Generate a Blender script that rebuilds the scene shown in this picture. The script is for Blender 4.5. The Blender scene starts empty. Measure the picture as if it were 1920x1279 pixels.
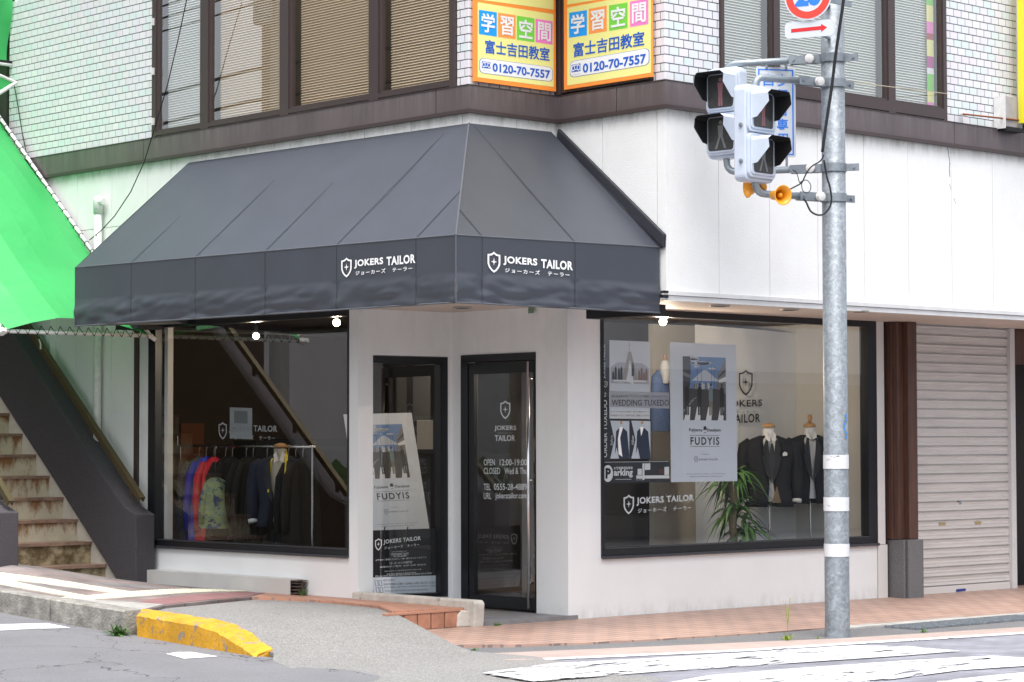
import bpy, bmesh, math, random
from mathutils import Vector, Matrix
random.seed(7)
SC = bpy.context.scene
COL = SC.collection
PI = math.pi
R = math.radians

# ------------------------------------------------------------------ camera, world, sun, exposure
CAM_ROWS = Matrix(((0.7340, -0.6790, -0.0020), (-0.0270, -0.0330, 0.9990), (-0.6780, -0.7340, -0.0420)))
def _orth():
    X = Vector((4802.0, -176.5, -4433.0)).normalized()
    Y = Vector((-4100.0, -197.5, -4433.0)).normalized()
    d = X.dot(Y)
    X, Y = (X - d / 2 * Y).normalized(), (Y - d / 2 * X).normalized()
    Z = X.cross(Y).normalized()
    Y = Z.cross(X)
    return X, Y, Z
_X, _Y, _Z = _orth()
CAMW = Matrix((_X, _Y, _Z))            # camera vector -> world vector
CAM_LOC = Vector((-14.352, -14.828, 1.55))
FPX = 4433.0
cam_data = bpy.data.cameras.new('camera')
cam_data.sensor_width = 36.0
cam_data.lens = FPX / 1920 * 36
cam_data.clip_start = 0.1
cam_data.clip_end = 2000
cam = bpy.data.objects.new('camera', cam_data)
COL.objects.link(cam)
cam.matrix_world = Matrix.Translation(CAM_LOC) @ CAMW.to_4x4()
SC.camera = cam

SUN_EL, SUN_AZ = 68.0, 224.0           # azimuth of the direction TOWARDS the sun, in degrees from +X
world = bpy.data.worlds.new("World")
SC.world = world
world.use_nodes = True
wn = world.node_tree
wn.nodes.clear()
sky = wn.nodes.new('ShaderNodeTexSky')
sky.sky_type = 'NISHITA'
sky.sun_disc = False
sky.sun_elevation = R(SUN_EL)
sky.sun_rotation = R(90 - SUN_AZ)
sky.dust_density = 4.0
sky.air_density = 1.0
hs = wn.nodes.new('ShaderNodeHueSaturation')
hs.inputs['Saturation'].default_value = 0.38
bg = wn.nodes.new('ShaderNodeBackground')
bg.inputs['Strength'].default_value = 0.15
wo = wn.nodes.new('ShaderNodeOutputWorld')
wn.links.new(sky.outputs[0], hs.inputs['Color'])
wn.links.new(hs.outputs[0], bg.inputs['Color'])
wn.links.new(bg.outputs[0], wo.inputs['Surface'])
sun_d = bpy.data.lights.new('sun', 'SUN')
sun_d.energy = 1.5
sun_d.angle = R(50)
sun_d.color = (1.0, 0.985, 0.965)
sun = bpy.data.objects.new('sun', sun_d)
COL.objects.link(sun)
_sd = Vector((math.cos(R(SUN_EL)) * math.cos(R(SUN_AZ)), math.cos(R(SUN_EL)) * math.sin(R(SUN_AZ)), math.sin(R(SUN_EL))))
sun.rotation_euler = _sd.to_track_quat('Z', 'Y').to_euler()
sun.location = (-20, 0, 30)
SC.view_settings.view_transform = 'Standard'
SC.view_settings.look = 'None'
SC.view_settings.exposure = 1.12
SC.view_settings.gamma = 1.0
SC.view_settings.use_curve_mapping = False
SC.render.engine = 'CYCLES'
SC.cycles.max_bounces = 8
SC.cycles.transparent_max_bounces = 16
SC.cycles.caustics_reflective = False
SC.cycles.caustics_refractive = False

# ------------------------------------------------------------------ survey helpers: photo measurements -> metres on known planes
def ray(px, py):
    v = Vector((px - 960.0, -(py - 639.5), -FPX))
    return (CAMW @ v).normalized()
def at(px, py, ax, val):
    r = ray(px, py); i = 'xyz'.index(ax)
    return CAM_LOC + r * ((val - CAM_LOC[i]) / r[i])
def atd(px, py, d):
    return CAM_LOC + CAMW @ Vector(((px - 960) / FPX * d, -(py - 639.5) / FPX * d, -d))
def gp(px, py, fn, z=0.0):
    hi = 1.1                                   # walk down the ray from above until it meets the surface
    while hi > -.5:
        p = at(px, py, 'z', hi)
        if hi - fn(p.x, p.y) < 0: break
        hi -= .01
    lo, up = hi, hi + .01
    for _ in range(20):
        m = (lo + up) / 2; p = at(px, py, 'z', m)
        if m - fn(p.x, p.y) < 0: lo = m
        else: up = m
    return p

# ------------------------------------------------------------------ materials
MATS = {}
def _n(nt, t, **kw):
    n = nt.nodes.new(t)
    for k, v in kw.items(): setattr(n, k, v)
    return n
def pm(name, col, rough=0.6, metal=0.0, var=None, bump=None, spec=None, col2=None, emit=None, coat=0.0, stretch=None, trans=0.0, alpha=None):
    """Principled material; var=(scale, amount) colour mottling, bump=(scale, strength, dist)."""
    if name in MATS: return MATS[name]
    m = bpy.data.materials.new(name); m.use_nodes = True
    nt = m.node_tree; b = nt.nodes['Principled BSDF']
    c = tuple(col) + (1,)
    b.inputs['Base Color'].default_value = c
    b.inputs['Roughness'].default_value = rough
    b.inputs['Metallic'].default_value = metal
    if spec is not None: b.inputs['Specular IOR Level'].default_value = spec
    if coat: b.inputs['Coat Weight'].default_value = coat
    if emit: b.inputs['Emission Color'].default_value = tuple(emit[0]) + (1,); b.inputs['Emission Strength'].default_value = emit[1]
    if alpha is not None: b.inputs['Alpha'].default_value = alpha
    if var or bump:
        geo = _n(nt, 'ShaderNodeNewGeometry')
        src = geo.outputs['Position']
        if stretch:
            mp = _n(nt, 'ShaderNodeMapping'); mp.inputs['Scale'].default_value = stretch
            nt.links.new(src, mp.inputs[0]); src = mp.outputs[0]
    if var:
        nz = _n(nt, 'ShaderNodeTexNoise'); nz.inputs['Scale'].default_value = var[0]; nz.inputs['Detail'].default_value = 6; nz.inputs['Roughness'].default_value = 0.65
        nt.links.new(src, nz.inputs['Vector'])
        mr = _n(nt, 'ShaderNodeMapRange'); mr.inputs[1].default_value = 0.3; mr.inputs[2].default_value = 0.7
        nt.links.new(nz.outputs[0], mr.inputs[0])
        mx = _n(nt, 'ShaderNodeMix', data_type='RGBA')
        c2 = tuple(col2) + (1,) if col2 else tuple(min(1, x * (1 + var[1])) for x in col) + (1,)
        c1 = c if col2 else tuple(x * (1 - var[1]) for x in col) + (1,)
        mx.inputs[6].default_value = c1; mx.inputs[7].default_value = c2
        nt.links.new(mr.outputs[0], mx.inputs[0]); nt.links.new(mx.outputs[2], b.inputs['Base Color'])
    if bump:
        nb = _n(nt, 'ShaderNodeTexNoise'); nb.inputs['Scale'].default_value = bump[0]; nb.inputs['Detail'].default_value = 5
        nt.links.new(src, nb.inputs['Vector'])
        bp = _n(nt, 'ShaderNodeBump'); bp.inputs['Strength'].default_value = bump[1]; bp.inputs['Distance'].default_value = bump[2]
        nt.links.new(nb.outputs[0], bp.inputs['Height']); nt.links.new(bp.outputs[0], b.inputs['Normal'])
    MATS[name] = m
    return m

def glass_mat(name, tint=(0.92, 0.95, 0.95), boost=1.0, refl=(1, 1, 1), base=0.0):
    if name in MATS: return MATS[name]
    m = bpy.data.materials.new(name); m.use_nodes = True; nt = m.node_tree; nt.nodes.clear()
    out = _n(nt, 'ShaderNodeOutputMaterial'); mix = _n(nt, 'ShaderNodeMixShader')
    tr = _n(nt, 'ShaderNodeBsdfTransparent'); gl = _n(nt, 'ShaderNodeBsdfGlossy')
    tr.inputs[0].default_value = tuple(tint) + (1,); gl.inputs['Roughness'].default_value = 0.0
    gl.inputs[0].default_value = tuple(refl) + (1,)
    fr = _n(nt, 'ShaderNodeFresnel'); ge = _n(nt, 'ShaderNodeNewGeometry'); io = _n(nt, 'ShaderNodeMapRange')
    io.inputs[3].default_value = 1.5; io.inputs[4].default_value = 1 / 1.5      # thin pane: the same from both sides
    nt.links.new(ge.outputs['Backfacing'], io.inputs[0]); nt.links.new(io.outputs[0], fr.inputs[0])
    mu = _n(nt, 'ShaderNodeMath', operation='MULTIPLY_ADD'); mu.inputs[1].default_value = 1.8 * boost; mu.inputs[2].default_value = base; mu.use_clamp = True
    nt.links.new(fr.outputs[0], mu.inputs[0]); nt.links.new(mu.outputs[0], mix.inputs[0])
    nt.links.new(tr.outputs[0], mix.inputs[1]); nt.links.new(gl.outputs[0], mix.inputs[2]); nt.links.new(mix.outputs[0], out.inputs[0])
    MATS[name] = m
    return m

def tile_mat(name, island=False):
    if name in MATS: return MATS[name]
    m = bpy.data.materials.new(name); m.use_nodes = True; nt = m.node_tree; b = nt.nodes['Principled BSDF']
    if island:
        s = _n(nt, 'ShaderNodeNewGeometry').outputs['Random Per Island']
    else:
        s = _n(nt, 'ShaderNodeObjectInfo').outputs['Random']
    cr = _n(nt, 'ShaderNodeValToRGB'); e = cr.color_ramp; e.interpolation = 'LINEAR'
    cols = [(0, (.68, .67, .69)), (.3, (.73, .72, .73)), (.45, (.68, .72, .73)), (.6, (.63, .71, .70)), (.75, (.70, .70, .75)), (.88, (.72, .67, .72)), (1, (.76, .75, .76))]
    e.elements[0].position, e.elements[0].color = cols[0][0], cols[0][1] + (1,)
    e.elements[1].position, e.elements[1].color = cols[-1][0], cols[-1][1] + (1,)
    for p, c in cols[1:-1]:
        el = e.elements.new(p); el.color = c + (1,)
    nt.links.new(s, cr.inputs[0]); nt.links.new(cr.outputs[0], b.inputs['Base Color'])
    b.inputs['Roughness'].default_value = 0.22
    MATS[name] = m
    return m

M_STUCCO = pm('white_stucco', (.78, .78, .77), .8, var=(1.3, .05), bump=(70, .35, .01))
M_PAINT = pm('white_paint', (.80, .81, .81), .6, var=(1.5, .03), bump=(25, .08, .005))
M_TRIMW = pm('grey_white_trim', (.62, .62, .62), .55, var=(6, .08))
M_BAND = pm('brown_metal', (.125, .10, .102), .36, metal=.2, var=(2.0, .18), stretch=(1, 1, .3))
M_BRAL = pm('brown_aluminium', (.075, .055, .054), .36, metal=.3)
M_BLACK = pm('black_aluminium', (.012, .013, .016), .3)
M_GROUT = pm('tile_joint', (.07, .07, .08), .9)
M_TILE = tile_mat('glazed_tile'); M_TILEF = tile_mat('glazed_tile_field', True)
M_AWN = pm('awning_canvas', (.034, .040, .054), .44, spec=1.0, var=(2.2, .12), bump=(160, .12, .003))
M_SEAM = pm('awning_seam', (.030, .034, .044), .55)
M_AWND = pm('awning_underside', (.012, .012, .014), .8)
M_WHITE = pm('white_print', (.85, .85, .85), .6)
M_GALV = pm('galvanised_steel', (.22, .245, .27), .5, metal=.3, var=(28, .28), bump=(40, .1, .004))
M_GALVL = pm('galvanised_arm', (.28, .32, .35), .42, metal=.5, var=(14, .12))
M_SIGW = pm('signal_white', (.54, .60, .70), .35, var=(5, .06))
M_MATB = pm('matt_black', (.004, .004, .005), .7)
M_STEEL = pm('stainless', (.65, .65, .66), .2, metal=1)
M_SHUT = pm('shutter_slat', (.60, .58, .555), .45, var=(3, .10), stretch=(.6, 1, 6))
M_WOOD = pm('dark_stained_wood', (.085, .038, .026), .5, var=(5, .35), stretch=(5, 5, .5))
M_STONE = pm('grey_granite', (.14, .14, .145), .55, var=(120, .5), bump=(90, .1, .003))
M_CONC = pm('concrete', (.36, .35, .33), .9, var=(7, .25), bump=(60, .4, .01))
M_SOFF = pm('soffit_board', (.60, .52, .46), .7, var=(2, .06))
M_GLASS = glass_mat('shop_glass', (.90, .93, .94), 1.05, base=.035)
M_GLASSU = glass_mat('upper_glass', (.96, .97, .97), 1.0, base=.10)
M_RUBBER = pm('black_cable', (.01, .01, .012), .5)

def dirt(m, zlo, zhi, col, thr=.5, scale=(5, 5, 1.2)):
    """streaky grime between two heights"""
    nt = m.node_tree; b = nt.nodes['Principled BSDF']; geo = [q for q in nt.nodes if q.type == 'NEW_GEOMETRY'][0]
    mp = _n(nt, 'ShaderNodeMapping'); mp.inputs['Scale'].default_value = scale; nt.links.new(geo.outputs['Position'], mp.inputs[0])
    nz = _n(nt, 'ShaderNodeTexNoise'); nz.inputs['Scale'].default_value = 2.2; nz.inputs['Detail'].default_value = 8; nz.inputs['Roughness'].default_value = .7
    nt.links.new(mp.outputs[0], nz.inputs['Vector'])
    sx = _n(nt, 'ShaderNodeSeparateXYZ'); nt.links.new(geo.outputs['Position'], sx.inputs[0])
    m1 = _n(nt, 'ShaderNodeMapRange'); m1.inputs[1].default_value = zlo; m1.inputs[2].default_value = zhi; nt.links.new(sx.outputs[2], m1.inputs[0])
    m2 = _n(nt, 'ShaderNodeMapRange'); m2.inputs[1].default_value = thr - .1; m2.inputs[2].default_value = thr + .25; nt.links.new(nz.outputs[0], m2.inputs[0])
    ml = _n(nt, 'ShaderNodeMath', operation='MULTIPLY'); nt.links.new(m1.outputs[0], ml.inputs[0]); nt.links.new(m2.outputs[0], ml.inputs[1])
    mx = _n(nt, 'ShaderNodeMix', data_type='RGBA'); mx.inputs[7].default_value = tuple(col) + (1,)
    nt.links.new(b.inputs['Base Color'].links[0].from_socket, mx.inputs[6]); nt.links.new(ml.outputs[0], mx.inputs[0]); nt.links.new(mx.outputs[2], b.inputs['Base Color'])
dirt(M_STUCCO, 4.20, 4.37, (.36, .35, .29), .42); dirt(M_STUCCO, 2.6, 4.8, (.70, .69, .66), .62, (5, 5, .8))
dirt(M_PAINT, .14, -.04, (.50, .49, .46), .52, (4, 4, 2)); dirt(M_PAINT, .2, 2.9, (.70, .71, .71), .58, (3, 3, .9))
dirt(M_BAND, 4.35, 4.57, (.20, .18, .18), .55, (6, 6, .4))
# ------------------------------------------------------------------ mesh building
class MB:
    def __init__(s): s.v = []; s.f = []; s.m = []; s.smooth = False
    def face(s, pts, mi=0):
        k = len(s.v); s.v += [Vector(p) for p in pts]; s.f.append(tuple(range(k, k + len(pts)))); s.m.append(mi); return s
    def box(s, x0, x1, y0, y1, z0, z1, mi=0):
        return s.hexa([(x0, y0, z0), (x1, y0, z0), (x1, y1, z0), (x0, y1, z0), (x0, y0, z1), (x1, y0, z1), (x1, y1, z1), (x0, y1, z1)], mi)
    def hexa(s, p, mi=0):
        k = len(s.v); s.v += [Vector(q) for q in p]
        for f in ((0, 3, 2, 1), (4, 5, 6, 7), (0, 1, 5, 4), (1, 2, 6, 5), (2, 3, 7, 6), (3, 0, 4, 7)):
            s.f.append(tuple(k + i for i in f)); s.m.append(mi)
        return s
    def slab(s, pts, d, mi=0):
        """polygon pts extruded by the vector d"""
        k = len(s.v); n = len(pts); d = Vector(d)
        s.v += [Vector(p) for p in pts] + [Vector(p) + d for p in pts]
        s.f.append(tuple(range(k, k + n))); s.m.append(mi)
        s.f.append(tuple(range(k + 2 * n - 1, k + n - 1, -1))); s.m.append(mi)
        for i in range(n):
            j = (i + 1) % n
            s.f.append((k + j, k + i, k + n + i, k + n + j)); s.m.append(mi)
        return s
    def tube(s, pts, r, n=10, mi=0, caps=True):
        pts = [Vector(p) for p in pts]; rr = r if isinstance(r, (list, tuple)) else [r] * len(pts)
        k0 = len(s.v); up = None
        for i, p in enumerate(pts):
            if i == 0: t = pts[1] - p
            elif i == len(pts) - 1: t = p - pts[-2]
            else: t = (pts[i + 1] - pts[i - 1])
            t = t.normalized() if t.length > 1e-9 else Vector((0, 0, 1))
            if up is None: up = t.orthogonal().normalized()
            else:
                up = up - t * up.dot(t)
                up = up.normalized() if up.length > 1e-6 else t.orthogonal().normalized()
            w = t.cross(up)
            for j in range(n):
                a = 2 * PI * j / n
                s.v.append(p + (up * math.cos(a) + w * math.sin(a)) * rr[i])
        for i in range(len(pts) - 1):
            for j in range(n):
                a = k0 + i * n + j; b_ = k0 + i * n + (j + 1) % n
                s.f.append((a, b_, b_ + n, a + n)); s.m.append(mi)
        if caps:
            s.f.append(tuple(range(k0 + n - 1, k0 - 1, -1))); s.m.append(mi)
            e = k0 + (len(pts) - 1) * n
            s.f.append(tuple(range(e, e + n))); s.m.append(mi)
        return s
    def lathe(s, c, axis, prof, n=20, mi=0):
        """prof = [(distance along axis, radius)]"""
        c = Vector(c); a = Vector(axis).normalized(); u = a.orthogonal().normalized(); w = a.cross(u); k0 = len(s.v)
        for d, r_ in prof:
            for j in range(n):
                t = 2 * PI * j / n; s.v.append(c + a * d + (u * math.cos(t) + w * math.sin(t)) * max(r_, 1e-4))
        for i in range(len(prof) - 1):
            for j in range(n):
                p = k0 + i * n + j; q = k0 + i * n + (j + 1) % n
                s.f.append((p, q, q + n, p + n)); s.m.append(mi)
        s.f.append(tuple(range(k0 + n - 1, k0 - 1, -1))); s.m.append(mi)
        e = k0 + (len(prof) - 1) * n
        s.f.append(tuple(range(e, e + n))); s.m.append(mi)
        return s
    def grid(s, fn, nu, nv, mi=0):
        k = len(s.v)
        for j in range(nv + 1):
            for i in range(nu + 1): s.v.append(Vector(fn(i / nu, j / nv)))
        for j in range(nv):
            for i in range(nu):
                a = k + j * (nu + 1) + i
                s.f.append((a, a + 1, a + nu + 2, a + nu + 1)); s.m.append(mi)
        return s
    def sphere(s, c, r, n=14, mi=0):
        c = Vector(c)
        prof = [(-r * math.cos(PI * i / 8), r * math.sin(PI * i / 8)) for i in range(9)]
        return s.lathe(c, (0, 0, 1), prof, n, mi)

ROOT = {}     # name of object -> world offset of its thing
def _origin(parent):
    return ROOT.get(parent.name, Vector((0, 0, 0))) if parent else Vector((0, 0, 0))
def obj(name, mb, mat, parent=None, smooth=False, bevel=0.0, origin=None):
    me = bpy.data.meshes.new(name)
    o = Vector(origin) if origin is not None else _origin(parent)
    me.from_pydata([tuple(v - o) for v in mb.v], [], mb.f)
    mats = mat if isinstance(mat, (list, tuple)) else [mat]
    for m in mats: me.materials.append(m)
    if len(mats) > 1: me.polygons.foreach_set('material_index', mb.m)
    if smooth: me.polygons.foreach_set('use_smooth', [True] * len(mb.f))
    me.update()
    ob = bpy.data.objects.new(name, me); COL.objects.link(ob)
    if parent: ob.parent = parent; ROOT[ob.name] = _origin(parent)
    else: ob.location = o; ROOT[ob.name] = o
    if bevel:
        md = ob.modifiers.new('bevel', 'BEVEL'); md.width = bevel; md.segments = 2; md.limit_method = 'ANGLE'; md.angle_limit = R(40)
    return ob
def thing(name, label, cat, loc=(0, 0, 0), group=None):
    o = bpy.data.objects.new(name, None); COL.objects.link(o); o.location = loc; o.empty_display_size = .1
    ROOT[o.name] = Vector(loc); o['label'] = label; o['category'] = cat
    if group: o['group'] = group
    return o
def tag(o, label, cat, group=None):
    o['label'] = label; o['category'] = cat
    if group: o['group'] = group
    return o
def structure(name, mb, mat, smooth=False):
    o = obj(name, mb, mat, smooth=smooth); o['kind'] = 'structure'; return o

_DG = None
TEXT_CACHE = {}
def text_mesh(s, bold=0.0, spacing=1.0):
    key = (s, bold, spacing)
    if key in TEXT_CACHE: return TEXT_CACHE[key]
    c = bpy.data.curves.new('txt', 'FONT'); c.body = s; c.size = 1; c.offset = bold; c.space_character = spacing; c.resolution_u = 3
    o = bpy.data.objects.new('txt', c); COL.objects.link(o)
    bpy.context.view_layer.update()
    me = bpy.data.meshes.new_from_object(o.evaluated_get(bpy.context.evaluated_depsgraph_get()))
    vs = [v.co.copy() for v in me.vertices]; fs = [tuple(p.vertices) for p in me.polygons]
    bpy.data.objects.remove(o); bpy.data.curves.remove(c); bpy.data.meshes.remove(me)
    x0 = min(v.x for v in vs); x1 = max(v.x for v in vs); y0 = min(v.y for v in vs); y1 = max(v.y for v in vs)
    vs = [((v.x - x0) / (x1 - x0), (v.y - y0) / (y1 - y0)) for v in vs]
    TEXT_CACHE[key] = (vs, fs)
    return TEXT_CACHE[key]
class Panel:
    """flat print surface: o = bottom left, u = along the width, v = up; (a, b) in 0..1"""
    def __init__(s, o, u, v, n=0.0015):
        s.o, s.u, s.v = Vector(o), Vector(u), Vector(v); s.nrm = s.u.cross(s.v).normalized(); s.n = n
        if s.nrm.dot(CAM_LOC - s.o) < 0: s.nrm = -s.nrm
    @staticmethod
    def px(bl, br, tl, ax=None, val=None, n=0.0015):
        f = (lambda q: at(q[0], q[1], ax, val))
        o = f(bl); return Panel(o, f(br) - o, f(tl) - o, n)
    def p(s, a, b, l=1): return s.o + s.u * a + s.v * b + s.nrm * (s.n * l)
    def text(s, mb, t, a0, b0, a1, b1, bold=0.0, mi=0, l=1, spacing=1.0):
        if bold > .012 and ord(t[0]) > 0x2E80:          # heavy strokes by printing the glyph with small shifts
            da = (a1 - a0) * bold * .55 / len(t); db = (b1 - b0) * bold * .55
            for k, (p_, q_) in enumerate(((1, 1), (1, -1), (-1, 1), (-1, -1), (0, 0))):
                s.text(mb, t, a0 + da * p_, b0 + db * q_, a1 + da * p_, b1 + db * q_, .006, mi, l + .12 * k, spacing)
            return
        vs, fs = text_mesh(t, bold, spacing); k = len(mb.v)
        mb.v += [s.p(a0 + (a1 - a0) * x, b0 + (b1 - b0) * y, l) for x, y in vs]
        for f in fs: mb.f.append(tuple(k + i for i in f)); mb.m.append(mi)
    def textv(s, mb, t, a0, b0, a1, b1, bold=0.0, mi=0, l=1):
        """text running upwards"""
        vs, fs = text_mesh(t, bold); k = len(mb.v)
        mb.v += [s.p(a1 - (a1 - a0) * y, b0 + (b1 - b0) * x, l) for x, y in vs]
        for f in fs: mb.f.append(tuple(k + i for i in f)); mb.m.append(mi)
    def poly(s, mb, pts, mi=0, l=1): mb.face([s.p(a, b, l) for a, b in pts], mi)
    def rect(s, mb, a0, b0, a1, b1, mi=0, l=1): s.poly(mb, [(a0, b0), (a1, b0), (a1, b1), (a0, b1)], mi, l)
    def rrect(s, mb, a0, b0, a1, b1, ra, rb, mi=0, l=1):
        pts = []
        for cx, cy, q in ((a1 - ra, b0 + rb, -90), (a1 - ra, b1 - rb, 0), (a0 + ra, b1 - rb, 90), (a0 + ra, b0 + rb, 180)):
            for k in range(5):
                an = R(q + 22.5 * k); pts.append((cx + ra * math.cos(an), cy + rb * math.sin(an)))
        s.poly(mb, pts, mi, l)
    def shield(s, mb, a0, b0, a1, b1, mi=0, l=1, th=.13):
        out = [(.5, 1), (.62, .93), (.8, .88), (1, .87), (1, .42), (.9, .25), (.72, .1), (.5, 0), (.28, .1), (.1, .25), (0, .42), (0, .87), (.2, .88), (.38, .93)]
        def T(x, y): return s.p(a0 + (a1 - a0) * x, b0 + (b1 - b0) * y, l)
        inn = [(.5 + (x - .5) * (1 - 2 * th), .5 + (y - .5) * (1 - 1.5 * th)) for x, y in out]
        n = len(out)
        for i in range(n):
            j = (i + 1) % n
            mb.face([T(*out[i]), T(*out[j]), T(*inn[j]), T(*inn[i])], mi)
        star = []
        for i in range(8):
            r_ = .24 if i % 2 == 0 else .065
            star.append((.5 + r_ * math.cos(i * PI / 4), .52 + r_ * .8 * math.sin(i * PI / 4)))
        c = T(.5, .52)
        for i in range(8): mb.face([c, T(*star[i]), T(*star[(i + 1) % 8])], mi)
    def logo_h(s, mb, a0, b0, a1, b1, mi=0, l=1, bold=.03):
        """shield left, name right, small kana below"""
        w = a1 - a0; h = b1 - b0
        s.shield(mb, a0, b0, a0 + w * .145, b1, mi, l)
        s.text(mb, 'JOKERS TAILOR', a0 + w * .18, b0 + h * .40, a1, b0 + h * .84, bold, mi, l, 1.08)
        s.text(mb, 'ジョーカーズ   テーラー', a0 + w * .20, b0 + h * .04, a0 + w * .96, b0 + h * .27, .02, mi, l, 1.3)

# ------------------------------------------------------------------ shared levels
def z_road(x, y):
    t = (y + 1.7) / .8
    sp = .8 * (math.log1p(math.exp(t)) if t < 30 else t)
    return -.070 + .04 * min(sp, 30)
def z_side(x, y):                       # upper pavement beside the left street
    t = max(0.0, min(1.2, (-1.05 - x) / 2.85))
    q = min(.16, .055 * max(0.0, y - 2.2) ** 1.5)
    return .15 + t * (.035 + .04 * (y - .1)) + .02 * max(0, y - 4.6) + q * max(0.0, min(1.0, (-1.35 - x) / 1.5)) * max(0.0, min(1.0, (x + 3.75) / .75))
def z_low(x, y):                        # lower pavement beside the right street
    return .02 * min(0, y) - .003 * max(0, x)
def z_str(x, y): return -.043 - .003 * max(0, x)
def relevel(pts, zo=-.063, zn=-.044):
    k = (zn - CAM_LOC.z) / (zo - CAM_LOC.z)
    return [(CAM_LOC.x + (x - CAM_LOC.x) * k, CAM_LOC.y + (y - CAM_LOC.y) * k) if x < 20 else (x, y) for x, y in pts]
YN = 0.1            # upper notch plane
YU = -1.2           # upper right facade plane
XL = -1.05          # left facade plane
YG = 1.55           # ground floor notch plane
ZS = 2.735          # soffit
ZB0, ZB1 = 4.35, 4.57   # brown band


# ================================================================== THE SETTING: ground
def poly_grid(name, pts, zf, mat, kind=True, dz=0.0, depth=.25, step=.25, smooth=True):
    """a sheet following zf, cut to the polygon pts, with a skirt going down"""
    bm = bmesh.new()
    x0 = min(p[0] for p in pts); x1 = max(p[0] for p in pts); y0 = min(p[1] for p in pts); y1 = max(p[1] for p in pts)
    vs = [bm.verts.new((p[0], p[1], 0)) for p in pts]
    bm.faces.new(vs)
    def cut(co, no):
        bmesh.ops.bisect_plane(bm, geom=bm.verts[:] + bm.edges[:] + bm.faces[:], plane_co=co, plane_no=no)
    k = math.ceil(x0 / step) * step
    while k < x1: cut((k, 0, 0), (1, 0, 0)); k += step
    k = math.ceil(y0 / step) * step
    while k < y1: cut((0, k, 0), (0, 1, 0)); k += step
    bmesh.ops.recalc_face_normals(bm, faces=bm.faces[:])
    for f in bm.faces:
        if f.normal.z < 0: f.normal_flip()
    edges = [e for e in bm.edges if e.is_boundary]
    ret = bmesh.ops.extrude_edge_only(bm, edges=edges)
    low = {g for g in ret['geom'] if isinstance(g, bmesh.types.BMVert)}
    for v in bm.verts:
        z = zf(v.co.x, v.co.y) + dz
        v.co.z = z - depth if v in low else z
    me = bpy.data.meshes.new(name); bm.to_mesh(me); bm.free()
    me.materials.append(mat)
    o = bpy.data.objects.new(name, me); COL.objects.link(o); ROOT[o.name] = Vector((0, 0, 0))
    if kind: o['kind'] = 'structure'
    return o

def asphalt_mat(name, dark, light, speck=.5, cracks=False, scale=170):
    m = pm(name, dark, .9, var=(1.1, .12), bump=(140, .6, .008))
    nt = m.node_tree; b = nt.nodes['Principled BSDF']
    prev = b.inputs['Base Color'].links[0].from_socket
    geo = [n for n in nt.nodes if n.type == 'NEW_GEOMETRY'][0]
    vz = _n(nt, 'ShaderNodeTexVoronoi'); vz.inputs['Scale'].default_value = scale
    nt.links.new(geo.outputs['Position'], vz.inputs['Vector'])
    rp = _n(nt, 'ShaderNodeValToRGB'); rp.color_ramp.elements[0].position = .45; rp.color_ramp.elements[1].position = .95
    nt.links.new(vz.outputs['Color'], rp.inputs[0])
    mx = _n(nt, 'ShaderNodeMix', data_type='RGBA'); mx.inputs[7].default_value = tuple(light) + (1,)
    ml = _n(nt, 'ShaderNodeMath', operation='MULTIPLY'); ml.inputs[1].default_value = speck
    nt.links.new(rp.outputs[0], ml.inputs[0]); nt.links.new(ml.outputs[0], mx.inputs[0]); nt.links.new(prev, mx.inputs[6])
    last = mx.outputs[2]
    if cracks:
        mp = _n(nt, 'ShaderNodeMapping'); mp.inputs['Scale'].default_value = (1.0, .55, 1)
        wz = _n(nt, 'ShaderNodeTexNoise'); wz.inputs['Scale'].default_value = 2.5; wz.inputs['Detail'].default_value = 4
        nt.links.new(geo.outputs['Position'], wz.inputs['Vector'])
        ad = _n(nt, 'ShaderNodeMix', data_type='RGBA', blend_type='ADD'); ad.inputs[0].default_value = .35
        nt.links.new(geo.outputs['Position'], mp.inputs[0]); nt.links.new(mp.outputs[0], ad.inputs[6]); nt.links.new(wz.outputs['Color'], ad.inputs[7])
        vc = _n(nt, 'ShaderNodeTexVoronoi', feature='DISTANCE_TO_EDGE'); vc.inputs['Scale'].default_value = .75
        nt.links.new(ad.outputs[2], vc.inputs['Vector'])
        lt = _n(nt, 'ShaderNodeMath', operation='LESS_THAN'); lt.inputs[1].default_value = .0022
        nt.links.new(vc.outputs[0], lt.inputs[0])
        mc = _n(nt, 'ShaderNodeMix', data_type='RGBA'); mc.inputs[7].default_value = (.05, .05, .055, 1)
        nt.links.new(lt.outputs[0], mc.inputs[0]); nt.links.new(last, mc.inputs[6]); last = mc.outputs[2]
    nt.links.new(last, b.inputs['Base Color'])
    return m
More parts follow.
